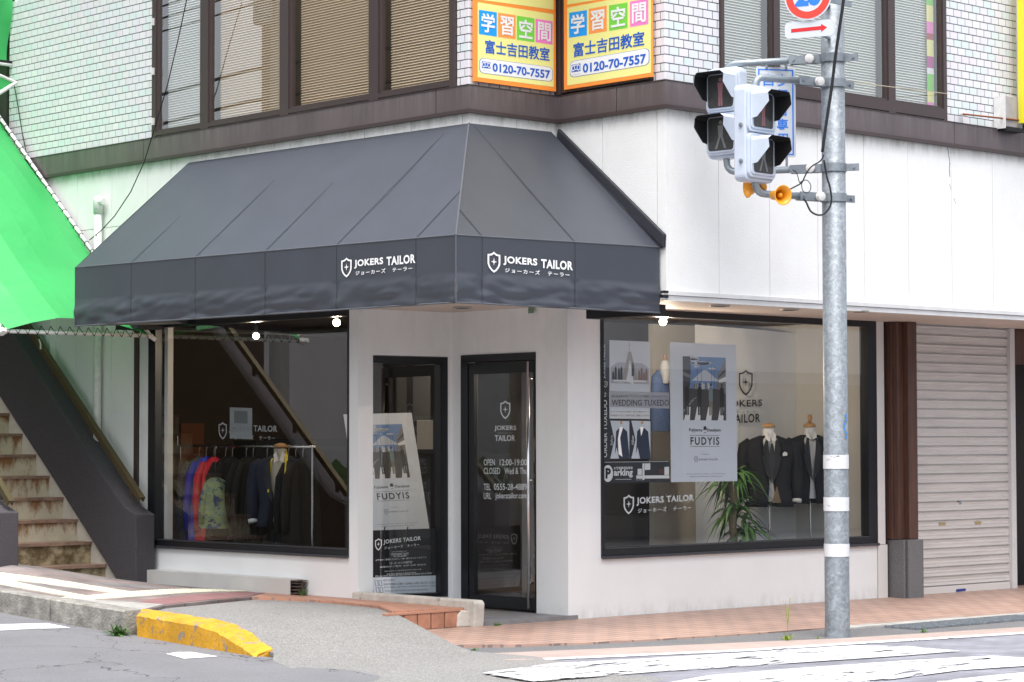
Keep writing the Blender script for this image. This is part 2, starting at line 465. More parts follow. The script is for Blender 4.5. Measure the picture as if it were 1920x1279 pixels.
def brick_mat(name, c1, c2, mortar, bw, rh, rot=0.0, msize=.012, rough=.7, bump=.5, noise=.15, off=(0, 0, 0)):
    m = bpy.data.materials.new(name); m.use_nodes = True; nt = m.node_tree; b = nt.nodes['Principled BSDF']
    geo = _n(nt, 'ShaderNodeNewGeometry'); mp = _n(nt, 'ShaderNodeMapping'); mp.inputs['Rotation'].default_value = (0, 0, rot); mp.inputs['Location'].default_value = off
    nt.links.new(geo.outputs['Position'], mp.inputs[0])
    br = _n(nt, 'ShaderNodeTexBrick'); br.inputs['Scale'].default_value = 1; br.inputs['Brick Width'].default_value = bw; br.inputs['Row Height'].default_value = rh
    br.inputs['Mortar Size'].default_value = msize; br.inputs['Color1'].default_value = tuple(c1) + (1,); br.inputs['Color2'].default_value = tuple(c2) + (1,)
    br.inputs['Mortar'].default_value = tuple(mortar) + (1,); br.inputs['Bias'].default_value = 0
    nt.links.new(mp.outputs[0], br.inputs['Vector'])
    nz = _n(nt, 'ShaderNodeTexNoise'); nz.inputs['Scale'].default_value = 3; nz.inputs['Detail'].default_value = 6
    nt.links.new(geo.outputs['Position'], nz.inputs['Vector'])
    mr = _n(nt, 'ShaderNodeMapRange'); mr.inputs[1].default_value = .3; mr.inputs[2].default_value = .7; mr.inputs[3].default_value = 1 - noise; mr.inputs[4].default_value = 1 + noise
    nt.links.new(nz.outputs[0], mr.inputs[0])
    mu = _n(nt, 'ShaderNodeMix', data_type='RGBA', blend_type='MULTIPLY'); mu.inputs[0].default_value = 1
    nt.links.new(br.outputs['Color'], mu.inputs[6]); nt.links.new(mr.outputs[0], mu.inputs[7])
    nt.links.new(mu.outputs[2], b.inputs['Base Color'])
    bp = _n(nt, 'ShaderNodeBump'); bp.inputs['Strength'].default_value = bump; bp.inputs['Distance'].default_value = .006; bp.invert = True
    nt.links.new(br.outputs['Fac'], bp.inputs['Height']); nt.links.new(bp.outputs[0], b.inputs['Normal'])
    b.inputs['Roughness'].default_value = rough
    MATS[name] = m
    return m
def worn_paint(name, col, amount=.5, scale=3.0, stretch=(1, 5, 1)):
    """road paint flaked away by noise: the paint film is really absent where alpha is 0"""
    m = bpy.data.materials.new(name); m.use_nodes = True; nt = m.node_tree; b = nt.nodes['Principled BSDF']
    geo = _n(nt, 'ShaderNodeNewGeometry'); mp = _n(nt, 'ShaderNodeMapping'); mp.inputs['Scale'].default_value = stretch; mp.inputs['Rotation'].default_value = (0, 0, .2)
    nt.links.new(geo.outputs['Position'], mp.inputs[0])
    nz = _n(nt, 'ShaderNodeTexNoise'); nz.inputs['Scale'].default_value = scale; nz.inputs['Detail'].default_value = 9; nz.inputs['Roughness'].default_value = .75
    nt.links.new(mp.outputs[0], nz.inputs['Vector'])
    gt = _n(nt, 'ShaderNodeMapRange'); gt.inputs[1].default_value = amount; gt.inputs[2].default_value = amount + .03
    nt.links.new(nz.outputs[0], gt.inputs[0]); nt.links.new(gt.outputs[0], b.inputs['Alpha'])
    b.inputs['Base Color'].default_value = tuple(col) + (1,); b.inputs['Roughness'].default_value = .7
    MATS[name] = m
    return m

M_ROAD = asphalt_mat('asphalt_road', (.165, .165, .175), (.30, .30, .31), .40, True)
M_RAMP = asphalt_mat('asphalt_patch', (.19, .186, .18), (.46, .45, .43), .60, False, 110)
M_GUT = asphalt_mat('gutter_asphalt', (.13, .13, .135), (.28, .28, .28), .5, False, 110)
M_PAVL = brick_mat('pavement_blocks', (.175, .18, .18), (.235, .175, .165), (.13, .13, .13), .60, .30, rot=.0, msize=.008, noise=.35, rough=.9)
M_MAROON = pm('maroon_slab', (.25, .13, .13), .8, var=(6, .15), bump=(90, .3, .004))
M_TERR = brick_mat('terracotta_pavement', (.47, .235, .155), (.43, .21, .14), (.27, .18, .145), .15, .15, msize=.008, noise=.12, rough=.55)
M_TERR2 = brick_mat('terracotta_pavement_small', (.43, .285, .225), (.40, .26, .205), (.22, .16, .14), .24, .12, msize=.011, noise=.14, rough=.5, rot=.0)
M_CROSS = brick_mat('interlocking_blocks', (.24, .245, .28), (.20, .205, .24), (.17, .17, .19), .2, .1, rot=.22, msize=.008, noise=.22, rough=.85)
M_PINK = pm('pinkish_kerb_band', (.37, .295, .265), .85, var=(4, .12), bump=(120, .3, .004))
M_LINE = worn_paint('white_line_paint', (.82, .82, .82), .40, 4.0)
M_ZEBRA = worn_paint('zebra_paint', (.62, .62, .63), .43, 3.0, (.7, 2.6, 1))

mb = MB()
def rz(a, b): return (a, b, z_road(a, b))
gx = [-60, -40, -25, -15, -10, -7, -5.5, -4.8, -4.2, -3.86]
gy = [-60, -40, -20, -12, -8, -5, -4, -3, -2.4, -2, -1.6, -1.2, -.8, -.4, 0, .5, 1, 2, 3, 5, 8, 12, 20, 30, 45, 60]
for i in range(len(gx) - 1):
    for j in range(len(gy) - 1):
        mb.face([rz(gx[i], gy[j]), rz(gx[i + 1], gy[j]), rz(gx[i + 1], gy[j + 1]), rz(gx[i], gy[j + 1])])
gx2 = [-3.86, -3, -2, -1, 0, 2, 4, 8, 15, 30, 60]
gy2 = [y for y in gy if y <= -2]
def rz2(a, b): return (a, b, min(z_road(a, b), z_str(a, b)) - .012)
for i in range(len(gx2) - 1):
    for j in range(len(gy2) - 1):
        mb.face([rz2(gx2[i], gy2[j]), rz2(gx2[i + 1], gy2[j]), rz2(gx2[i + 1], gy2[j + 1]), rz2(gx2[i], gy2[j + 1])])
structure('road', mb, M_ROAD, True)
structure('ground', MB().box(-300, 300, -300, 300, -3.0, -.6), pm('bare_ground', (.12, .115, .10), .95, var=(.5, .2)))

# ramp of pale asphalt between the two levels, surface through surveyed points
import numpy as np
CP = [(-3.9, .95, .19), (-3.3, 1.3, .195), (-1.8, 2.1, .158), (-1.6, 1.4, .148), (-1.65, .64, .148), (-1.9, .05, .135), (-2.07, -.5, .065), (-2.33, -1.15, .0),
      (-2.42, -1.5, -.034), (-2.3, -2.03, -.038), (-2.8, -3.8, -.045), (-3.96, -1.0, -.03), (-4.4, -2.1, -.060), (-4.8, -5, -.066), (-3.66, -.5, .03), (-3.7, .3, .145),
      (-2.8, .4, .145), (-3.05, -.6, .055), (-3.1, -1.3, -.01), (-3.2, -2.3, -.045), (-3.2, -5.5, -.066), (-2.6, 1.2, .165)]
P_ = np.array(CP); n_ = len(CP)
D_ = np.sqrt(((P_[:, None, :2] - P_[None, :, :2]) ** 2).sum(-1))
A_ = np.zeros((n_ + 3, n_ + 3)); A_[:n_, :n_] = D_; A_[:n_, n_] = 1; A_[:n_, n_ + 1:] = P_[:, :2]; A_[n_, :n_] = 1; A_[n_ + 1:, :n_] = P_[:, :2].T
W_ = np.linalg.solve(A_, np.concatenate([P_[:, 2], [0, 0, 0]]))
def z_ramp(x, y):
    r_ = np.sqrt((P_[:, 0] - x) ** 2 + (P_[:, 1] - y) ** 2)
    return float(r_ @ W_[:n_] + W_[n_] + W_[n_ + 1] * x + W_[n_ + 2] * y)
ramp_poly = [(-3.74, .93), (-3.3, 1.3), (-1.8, 2.1), (-1.62, 1.75), (-1.54, 1.36), (-1.62, .64), (-1.86, .1), (-1.93, -.1), (-2.07, -.5), (-2.33, -1.12), (-2.42, -1.45),
             (-2.32, -2.03), (-2.55, -2.8), (-2.78, -3.78), (-3.1, -5.6), (-5.0, -5.6), (-4.72, -3.5), (-4.42, -2.14), (-4.15, -1.5), (-3.98, -1.05), (-3.78, -.8), (-3.74, 0)]
poly_grid('asphalt_ramp', ramp_poly, z_ramp, M_RAMP, step=.12)

# upper pavement and its strips
poly_grid('upper_pavement', [(-3.74, .97), (-3.3, 1.32), (-1.82, 2.12), (-1.03, 2.9), (-1.03, 16), (-3.74, 16)], z_side, M_PAVL, step=.5)
poly_grid('tiled_terrace', [(-1.03, .1), (-1.03, 2.92), (-1.82, 2.12), (-1.62, 1.75), (-1.52, 1.36), (-1.6, .64), (-1.9, .1)], z_side, M_TERR, step=.5, dz=.003)
poly_grid('maroon_paving_strip', [(-3.3, 1.36), (-3.6, 1.42), (-2.9, 2.0), (-1.35, 2.95), (-1.2, 2.75), (-1.84, 2.16)], z_side, M_MAROON, step=.5, dz=.004)
low_poly = [(-2.15, -1.10), (-1.8, -1.33), (-1.27, -1.53), (-.5, -1.68), (.33, -1.78), (1.62, -1.83), (4.0, -1.94), (30, -1.94), (30, .3), (4.3, .3), (4.3, -.004), (0.002, -.004), (-.05, .06), (-1.15, .04), (-2.05, .04), (-2.4, -1.0)]
poly_grid('lower_pavement', low_poly, z_low, M_TERR2, step=.5, depth=.12)
def off(pts, d): return pts
edge = [(-2.15, -1.10), (-1.8, -1.33), (-1.27, -1.53), (-.5, -1.68), (.33, -1.78), (1.62, -1.83), (4.0, -1.94), (30, -1.94)]
poly_grid('gutter', [(-2.5, -1.05)] + [(x, y + .05) for x, y in edge] + relevel([(30, -2.73), (6, -2.73), (2.86, -2.74), (.71, -2.44), (-.08, -2.17), (-1.2, -1.82), (-2.3, -1.45), (-2.5, -1.4)]), lambda x, y: z_str(x, y) - .004, M_GUT, step=1, depth=.1)
poly_grid('pinkish_band', relevel([(-2.5, -1.4), (-2.28, -1.43), (-1.2, -1.8), (-.08, -2.15), (.71, -2.42), (2.86, -2.72), (6, -2.71), (30, -2.71), (30, -3.35), (6, -3.32), (2.29, -3.1), (-.63, -2.62), (-2.31, -2.06), (-2.5, -2.0)]), lambda x, y: z_str(x, y) + .002, M_PINK, step=1, depth=.06)
poly_grid('white_edge_line', relevel([(-2.25, -2.06), (-.63, -2.6), (2.29, -3.08), (6, -3.3), (30, -3.33), (30, -3.43), (6, -3.40), (2.29, -3.19), (-.66, -2.71), (-2.3, -2.15)]), lambda x, y: z_str(x, y) + .006, M_LINE, step=1, depth=.004)
poly_grid('block_paved_road', relevel([(-2.31, -2.06), (-.63, -2.62), (2.29, -3.1), (6, -3.32), (30, -3.35), (30, -11), (-1, -11), (-3.2, -5.6), (-2.78, -3.78), (-2.55, -2.8)]), lambda x, y: z_str(x, y) - .003, M_CROSS, step=2, depth=.05)
def ground_px(name, pts, zf, mat, dz, step=.5):
    w = [gp(px, py, zf) for px, py in pts]
    return poly_grid(name, [(p.x, p.y) for p in w], zf, mat, True, dz, .003, step)
def z_mark(x, y): return max(z_ramp(x, y), z_str(x, y)) if x < -2.25 else z_str(x, y)
ground_px('zebra_stripe', [(905, 1263), (1040, 1245), (1200, 1237), (1400, 1225), (1590, 1212), (1700, 1213), (1800, 1222), (1700, 1230), (1580, 1238), (1400, 1250), (1240, 1260), (1100, 1271), (1000, 1279)], z_mark, M_ZEBRA, .007, .2)
ground_px('zebra_stripe', [(1330, 1268), (1480, 1256), (1700, 1240), (1860, 1231), (1935, 1236), (1935, 1249), (1800, 1258), (1640, 1279), (1500, 1300), (1150, 1300)], z_mark, M_ZEBRA, .007, .2)
ground_px('zebra_stripe', [(1760, 1279), (1860, 1268), (1990, 1256), (2030, 1275), (1950, 1300), (1700, 1310)], z_mark, M_ZEBRA, .007, .2)
ground_px('road_marking', [(-60, 1174), (0, 1172), (88, 1170), (131, 1178), (60, 1180), (0, 1183), (-60, 1186)], z_road, M_LINE, .006)
ground_px('road_marking', [(312, 1227), (335, 1224), (360, 1224), (407, 1232), (345, 1236)], z_road, M_LINE, .006)
# drain grating in the gutter
gg = MB()
a0, a1 = gp(1680, 1178, z_str), gp(1830, 1165, z_str)
dirv = (a1 - a0).normalized(); nrm = Vector((dirv.y, -dirv.x, 0)); L_ = (a1 - a0).length + 1.6
a0 = a0 - nrm * .12
for k in range(int(L_ / .05)):
    p = a0 + dirv * (k * .05)
    gg.hexa([p, p + dirv * .014, p + dirv * .014 + nrm * .34, p + nrm * .34] + [q + Vector((0, 0, .014)) for q in (p, p + dirv * .014, p + dirv * .014 + nrm * .34, p + nrm * .34)])
for k in range(5):
    p = a0 + nrm * (k * .08)
    gg.hexa([p, p + dirv * L_, p + dirv * L_ + nrm * .012, p + nrm * .012] + [q + Vector((0, 0, .017)) for q in (p, p + dirv * L_, p + dirv * L_ + nrm * .012, p + nrm * .012)])
tag(obj('drain_grating', gg, M_GALV, origin=a0), 'long steel drain grating in the gutter below the roller shutter', 'drain grate')
# gutter kerb blocks at the edge of the lower pavement, right of the pole
kt = thing('kerb_row', 'low grey concrete kerb edging the terracotta pavement right of the pole', 'kerb', (1.4, -1.86, -.06))
xk = 1.3
while xk < 9:
    y_ = -1.83 - .046 * (xk - 1.62) if xk < 4 else -1.94
    obj('kerb_block', MB().box(xk + .005, xk + .595, y_ - .17, y_ - .012, -.12, -.028 - .003 * xk + random.uniform(-.003, .003)), M_CONC, kt, bevel=.006)
    xk += .6

# kerb along the left street
kr = thing('kerb_row', 'weathered grey concrete kerb along the left street pavement', 'kerb', (-3.82, 1, .05))
ys = [.97, 2.06, 4.0, 6.0, 8.0, 10, 12, 14, 16]
for i in range(len(ys) - 1):
    a, b = ys[i] + .006, ys[i + 1] - .006
    h = MB(); pts = []
    for y in (a, b):
        for x, dz in ((-3.915, -.012), (-3.9, 0), (-3.745, 0)):
            pts.append((x, y, z_side(x, y) + .004 + dz))
    lo = [(-3.915, a, -.2), (-3.745, a, -.2), (-3.915, b, -.2), (-3.745, b, -.2)]
    h.face([lo[0], pts[0], pts[3], lo[2]]); h.face([pts[0], pts[1], pts[4], pts[3]]); h.face([pts[1], pts[2], pts[5], pts[4]])
    h.face([pts[2], lo[1], lo[3], pts[5]]); h.face([lo[0], lo[1], pts[2], pts[1], pts[0]]); h.face([lo[2], pts[3], pts[4], pts[5], lo[3]])
    obj('kerb_block', h, pm('kerb_concrete', (.27, .26, .235), .95, var=(9, .45), bump=(45, .8, .012)), kr)
# concrete corner slab beside the kerb
poly_grid('concrete_kerb_apron', [(-3.745, .975), (-3.745, 2.0), (-3.42, 1.62), (-3.28, 1.36)], z_side, M_CONC, step=.5, dz=.008)

# yellow painted kerb
outT = [(256, 1150), (290, 1155), (325, 1161), (373, 1169), (408, 1181), (440, 1200), (462, 1215), (480, 1227)]
outB = [(258, 1190), (290, 1196), (325, 1203), (373, 1213), (408, 1220), (440, 1226), (462, 1230), (482, 1234)]
inT = [(269, 1141), (310, 1147), (346, 1152), (400, 1160), (440, 1170), (470, 1186), (492, 1204), (512, 1216)]
yk = MB(); n = len(outT); rowA, rowB, rowC, rowD = [], [], [], []
for i in range(n):
    ti = i / (n - 1); xo = -3.905 - .02 * ti * ti
    b_ = at(*outB[i], 'x', xo); t_ = at(*outT[i], 'x', xo)
    b_.z -= .02
    c_ = at(*inT[i], 'x', xo + .19)
    rowA.append(b_); rowB.append(Vector((t_.x - .003, t_.y, t_.z - .022))); rowC.append(Vector((t_.x + .025, t_.y, t_.z + .003))); rowD.append(Vector((c_.x, c_.y, max(c_.z, t_.z - .01))))
rowE = [Vector((p.x, p.y, p.z - .25)) for p in rowD]
sub = 6
def lerp_rows(rows):
    out = []
    for i in range(n - 1):
        for k in range(sub):
            out.append([r_[i].lerp(r_[i + 1], k / sub) for r_ in rows])
    out.append([r_[-1] for r_ in rows]); return out
L = lerp_rows([rowA, rowB, rowC, rowD, rowE])
rr = random.Random(3)
for row in L:
    for q in row[:4]: q += Vector((rr.uniform(-.004, .004), rr.uniform(-.004, .004), rr.uniform(-.004, .003)))
for i in range(len(L) - 1):
    for k in range(4): yk.face([L[i][k], L[i][k + 1], L[i + 1][k + 1], L[i + 1][k]])
yk.face([q for q in L[0]]); yk.face([q for q in reversed(L[-1])])
my = pm('yellow_kerb_paint', (.60, .31, .018), .7, var=(6, .2), bump=(60, .5, .01))
def chip(m, c2, scale, thr, band=.04):
    nt = m.node_tree; b = nt.nodes['Principled BSDF']; geo = [q for q in nt.nodes if q.type == 'NEW_GEOMETRY'][0]
    nz = _n(nt, 'ShaderNodeTexNoise'); nz.inputs['Scale'].default_value = scale; nz.inputs['Detail'].default_value = 10; nz.inputs['Roughness'].default_value = .72
    nt.links.new(geo.outputs['Position'], nz.inputs['Vector'])
    mr = _n(nt, 'ShaderNodeMapRange'); mr.inputs[1].default_value = thr; mr.inputs[2].default_value = thr + band
    nt.links.new(nz.outputs[0], mr.inputs[0])
    mx = _n(nt, 'ShaderNodeMix', data_type='RGBA'); mx.inputs[7].default_value = tuple(c2) + (1,)
    ic = b.inputs['Base Color']
    if ic.links: nt.links.new(ic.links[0].from_socket, mx.inputs[6])
    else: mx.inputs[6].default_value = ic.default_value
    nt.links.new(mr.outputs[0], mx.inputs[0]); nt.links.new(mx.outputs[2], ic)
chip(my, (.24, .22, .20), 9.0, .56)
chip(my, (.30, .14, .03), 30.0, .56, .12)
tag(obj('yellow_kerb', yk, my, origin=(-3.85, 0, 0), smooth=False), 'worn yellow painted kerb dropping down to the road at the corner', 'kerb')

# tactile paving: ridged strip, dotted strips
M_TACT = pm('pale_yellow_tactile_tile', (.55, .53, .42), .75, var=(8, .10))
tp = thing('tactile_paving', 'pale yellow ridged tactile paving strip running up the left pavement', 'tactile paving', (-2.2, 4, .2))
def tact_tile(parent, c, d, w, l, bars=True):
    d = Vector(d).normalized(); s_ = Vector((d.y, -d.x, 0)); m_ = MB()
    def V(a, b, h): 
        p = c + d * a + s_ * b; return Vector((p.x, p.y, z_side(p.x, p.y) + h))
    e = .004
    m_.hexa([V(e, -w / 2 + e, -.02), V(l - e, -w / 2 + e, -.02), V(l - e, w / 2 - e, -.02), V(e, w / 2 - e, -.02), V(e, -w / 2 + e, .007), V(l - e, -w / 2 + e, .007), V(l - e, w / 2 - e, .007), V(e, w / 2 - e, .007)])
    if bars:
        for k in range(4):
            b0 = -w / 2 + .03 + k * (w - .06) / 3.6
            m_.hexa([V(.02, b0, .007), V(l - .02, b0, .007), V(l - .02, b0 + .035, .007), V(.02, b0 + .035, .007), V(.025, b0 + .006, .013), V(l - .025, b0 + .006, .013), V(l - .025, b0 + .029, .013), V(.025, b0 + .029, .013)])
    else:
        for i in range(5):
            for j in range(5):
                a, b0 = .04 + i * (l - .08) / 4, -w / 2 + .04 + j * (w - .08) / 4
                m_.hexa([V(a - .014, b0 - .014, .007), V(a + .014, b0 - .014, .007), V(a + .014, b0 + .014, .007), V(a - .014, b0 + .014, .007), V(a - .008, b0 - .008, .013), V(a + .008, b0 - .008, .013), V(a + .008, b0 + .008, .013), V(a - .008, b0 + .008, .013)])
    obj('tactile_tile', m_, M_TACT, parent)
pA, pB = gp(262, 1116, z_side), gp(0, 1081, z_side)
dA = (pB - pA); dA.z = 0; dn = dA.normalized()
for k in range(14): tact_tile(tp, pA + dn * (.3 * k), dn, .28, .3, True)
tq = thing('tactile_paving', 'pale dotted tactile paving crossing the pavement towards the shop front', 'tactile paving', (-2.5, 2.5, .2))
pC, pD = gp(140, 1124, z_side), gp(425, 1108.5, z_side)
dC = pD - pC; dC.z = 0; nC = dC.normalized(); k = 0
while k * .3 < dC.length: tact_tile(tq, pC + nC * (.3 * k), nC, .30, .3, False); k += 1
ts = thing('tactile_paving', 'pale dotted tactile paving strip along the top of the left street kerb', 'tactile paving', (-3.5, 4, .25))
pE = gp(125, 1121, z_side); dE = Vector((0, 1, 0)); pE.x = -3.52
for k in range(9): tact_tile(ts, Vector((-3.52, pE.y + .3 * k, 0)), dE, .22, .3, False)
print('tact', pA, pB, pC, pD, pE)

# terrace step: riser tiles, entrance kerb and slab
st = thing('terrace_step', 'step with a row of square terracotta riser tiles beside the entrance kerb', 'step', (-1.5, .06, 0))
obj('step_core', MB().box(-2.0, -1.14, .06, .12, -.03, .135), M_CONC, st)
tile_me = None
M_RT = pm('riser_tile', (.40, .19, .12), .5, var=(9, .25))
for k in range(5):
    x0 = -1.305 - .148 * k
    o = obj('riser_tile', MB().box(x0 - .068, x0 + .068, .042, .06, .002, .128), M_RT, st, bevel=.004)
obj('nosing', MB().box(-2.0, -1.16, .036, .11, .132, .149), pm('nosing_tile', (.44, .22, .145), .5, var=(5, .1)), st)
ck = MB()
ck.slab([(-1.115, 1.6, .03), (-1.115, -.03, -.01), (-1.115, -.045, .19), (-1.115, -.02, .218), (-1.115, 1.6, .218)], (.11, 0, 0))
M_OLDC = pm('old_stained_concrete', (.50, .47, .42), .9, var=(6, .22), bump=(40, .5, .01)); chip(M_OLDC, (.16, .14, .12), 4.0, .60, .08)
tag(obj('entrance_kerb', ck, M_OLDC, origin=(-1.06, .8, .02), bevel=.012), 'stained pale concrete kerb beside the shop entrance', 'kerb')
lump = MB(); lump.slab([(-1.25, .03, 0), (-1.11, .02, 0), (-1.11, .02, .13), (-1.2, .03, .14), (-1.24, .03, .1)], (0, .05, 0))
obj('mortar_patch', lump, M_OLDC, st, bevel=.01)
sb = MB().box(-1.0, .1, -.03, YG + .2, -.03, .035)
obj_slab = structure('entrance_slab', sb, pm('dark_slate_slab', (.20, .195, .20), .7, var=(8, .2), bump=(60, .3, .004)))

# ================================================================== THE BUILDING
B = thing('corner_building', 'two storey corner building with white tiled upper floor and tailor shop below', 'building', (0, 0, 0))
XE, YE = 12.0, 7.6       # far ends
TH = .18
def panel_wall(name, mat, parent, axis, c, lo, hi, z0, z1, joints, depth, gap=.0028, hj=None):
    """panels of a wall on plane axis=c between lo and hi; outward is the negative axis direction"""
    cuts = [lo] + sorted(j for j in joints if lo < j < hi) + [hi]
    for i in range(len(cuts) - 1):
        a, b = cuts[i] + (gap if i else 0), cuts[i + 1] - (gap if i < len(cuts) - 2 else 0)
        for (u, v) in ([(z0, z1)] if not hj or not (z0 < hj < z1) else [(z0, hj - gap), (hj + gap, z1)]):
            m_ = MB()
            if axis == 'x': m_.box(c, c + depth, a, b, u, v)
            else: m_.box(a, b, c, c + depth, u, v)
            obj(name, m_, mat, parent)
# rough core behind panels and upper tiles (also what the joints show)
M_JOINT = pm('wall_core_joint', (.55, .54, .51), .95)
core = MB()
core.box(XL + .03, XL + .12, 5.06, YE, -.2, ZB0)
core.box(XL + .03, XL + .12, .12, 5.06, ZS + .06, ZB0)
core.box(XL + .03, .03, YN + .03, YN + .1, ZS + .06, ZB0)
core.box(.03, .1, YU + .03, YN, ZS + .06, ZB0)
core.box(.03, XE, YU + .03, YU + .1, ZS + .06, ZB0)
obj('wall_core', core, M_JOINT, B)
left_j = [6.218, 5.568, 4.923, 4.514, 3.84, 3.2, 2.59, 2.103, 1.504, .856, .182]
panel_wall('wall_panel', M_STUCCO, B, 'x', XL, 5.06, YE, -.1, ZB0, left_j, .028, hj=3.739)
panel_wall('wall_panel', M_STUCCO, B, 'x', XL, YN, 5.06, ZS + .02, ZB0, left_j, .028)
panel_wall('wall_panel', M_STUCCO, B, 'y', YN, XL + .03, 0, ZS + .02, ZB0, [-.5], .028)
panel_wall('wall_panel', M_STUCCO, B, 'x', 0, YU, YN, ZS + .02, ZB0, [-.455, -1.103], .028)
panel_wall('wall_panel', M_STUCCO, B, 'y', YU, .029, XE, ZS + .07, ZB0, [.658, 1.316, 1.97, 2.624, 3.277, 3.94, 4.596, 5.25, 5.9, 6.6, 7.2, 8], .028)
# crack in the right wall panel
ck = MB(); rr = random.Random(5)
pts = [(1777, 277), (1779, 292), (1781, 305), (1780, 318), (1781, 332), (1780, 345), (1784, 358), (1789, 372), (1792, 382)]
W = [at(px, py, 'y', YU - .001) for px, py in pts]
for i in range(len(W) - 1):
    if i in (4, 6): continue
    w = .006 if i < 5 else .003
    ck.face([W[i] + Vector((-w, 0, 0)), W[i] + Vector((w, 0, 0)), W[i + 1] + Vector((w * .7, 0, 0)), W[i + 1] + Vector((-w * .7, 0, 0))])
obj('crack', ck, pm('crack_dark', (.12, .11, .10), .9), B)
# soffit with round down-light rims
sf = MB(); sf.box(.0, XE, YU + .05, .0, ZS, ZS + .05); sf.box(XL + .12, 0.0, YN + .03, YG + .3, ZS, ZS + .05); sf.box(-.0, .05, -.0, YG, ZS, ZS + .05)
obj('soffit', sf, M_SOFF, B)
for px, py in ((867, 576), (1350, 573), (1480, 580), (1612, 583)):
    p = at(px, py, 'z', ZS - .004)
    f_ = obj('downlight', MB().lathe((p.x, p.y, ZS - .014), (0, 0, 1), [(0, .085), (.012, .088), (.013, 0)], 18), pm('downlight_rim', (.35, .33, .31), .4), B)
    obj('lamp_well', MB().lathe((p.x, p.y, ZS - .016), (0, 0, 1), [(0, .06), (.001, .06)], 16), M_MATB, f_)
# metal trim at foot of the fascia
obj('fascia_trim', MB().box(.0, XE, YU - .018, YU + .05, ZS - .012, ZS + .03), M_TRIMW, B)
obj('fascia_trim', MB().box(-.012, XE, YU - .03, YU + .02, ZS + .034, ZS + .068), M_TRIMW, B)
obj('wall_cap', MB().box(-.02, .08, YU + .03, YN, ZS - .0, ZS + .018), M_TRIMW, B)

# brown metal band all round (segment joints are real gaps)
def band_piece(a, b, d, z0, z1, mat, name='band_panel'):
    ax, ay, bx, by = *a, *b
    m_ = MB()
    outer = [(ax - d, ay - d if True else ay), (bx - d, by - d)]
    m_.slab([(ax - d, ay - d, z0), (bx - d, by - d, z0), (bx + .02, by + .02, z0), (ax + .02, ay + .02, z0)], (0, 0, z1 - z0))
    return obj(name, m_, mat, B)
path = [(XL, YE), (XL, YN), (0, YN), (0, YU), (XE, YU)]
cutsL = [YE, 4.98, .52, YN]
for i in range(3): band_piece((XL, cutsL[i] - (.003 if i else 0)), (XL, cutsL[i + 1] + (.003 if i < 2 else 0)), .035, ZB0, ZB1, M_BAND)
band_piece((XL, YN), (0, YN), .035, ZB0, ZB1, M_BAND)
for a, b in ((YN, -.62), (-.626, YU)): band_piece((0, a), (0, b), .035, ZB0, ZB1, M_BAND)
for a, b in ((0, 3.98), (3.986, 8), (8.006, XE)): band_piece((a, YU), (b, YU), .035, ZB0, ZB1, M_BAND)
for i in range(4):
    band_piece(path[i], path[i + 1], .045, ZB0 - .012, ZB0 + .018, M_BRAL, 'band_lip')
    band_piece(path[i], path[i + 1], .040, ZB1 + .001, ZB1 + .009, M_BRAL, 'band_lip')

# upper storey: openings, tiles
ZT = 6.3
WINL = (.264, 4.83); WINR = (.691, 3.863); ENDR = 5.06
back = MB()
back.box(XL + .012, XL + .1, 4.83, YE, ZB1, ZT); back.box(XL + .012, XL + .1, YN + .012, .264, ZB1, ZT)
back.box(XL + .1, .0, YN + .012, YN + .1, ZB1, ZT)
back.box(.012, .1, YU + .012, YN, ZB1, ZT); back.box(.1, .691, YU + .012, YU + .1, ZB1, ZT); back.box(3.863, ENDR, YU + .012, YU + .1, ZB1, ZT)
back.box(XL + .2, XE, YU + .3, YE, ZT, ZT + .1); back.box(ENDR, XE, YU + .06, YU + .14, ZB1, ZT)
obj('tile_backing', back, M_GROUT, B)
TW, THh, GAP, GPX = .1205, .0728, .0062, .0098
def tile_mesh():
    m_ = MB(); w, h, d, c = TW / 2 - GPX / 2, THh / 2 - GAP / 2, .005, .002
    k = [(-w, 0, -h), (w, 0, -h), (w, 0, h), (-w, 0, h)]; f = [(-w + c, -d, -h + c), (w - c, -d, -h + c), (w - c, -d, h - c), (-w + c, -d, h - c)]
    m_.face(f)
    for i in range(4): j = (i + 1) % 4; m_.face([k[i], k[j], f[j], f[i]])
    return m_
_tm = tile_mesh()
TILE_ME = bpy.data.meshes.new('wall_tile'); TILE_ME.from_pydata([tuple(v) for v in _tm.v], [], _tm.f); TILE_ME.materials.append(M_TILE)
cands = []     # (camera area, matrix)
def tile_run(plane, c, lo, hi, z0, z1, start, skip=None):
    row = 0; z = z0 + THh / 2 + .002
    while z < z1:
        s0 = start + (TW / 2 if row % 2 else 0)
        k = math.floor((lo - s0) / TW)
        while s0 + k * TW < hi:
            a, b = max(lo, s0 + k * TW), min(hi, s0 + (k + 1) * TW); k += 1
            if b - a < .02: continue
            m_ = (a + b) / 2; sc_ = (b - a - GPX) / (TW - GPX)
            if skip and skip(m_, z): continue
            if plane == 'y': M = Matrix.Translation((m_, c, z)) @ Matrix.Diagonal((sc_, 1, 1, 1))
            else: M = Matrix.Translation((c, m_, z)) @ Matrix.Rotation(-PI / 2, 4, 'Z') @ Matrix.Diagonal((sc_, 1, 1, 1))
            p = M.translation - CAM_LOC; v = CAMW.inverted() @ p
            ppx, ppy = 960 + FPX * v.x / -v.z, 639.5 - FPX * v.y / -v.z
            inside = -15 < ppx < 1935 and -18 < ppy < 1279
            nrm = Vector((0, -1, 0)) if plane == 'y' else Vector((-1, 0, 0))
            cands.append(((abs(p.normalized().dot(nrm)) * sc_ / p.length_squared) if inside else 0, M))
        row += 1; z += THh
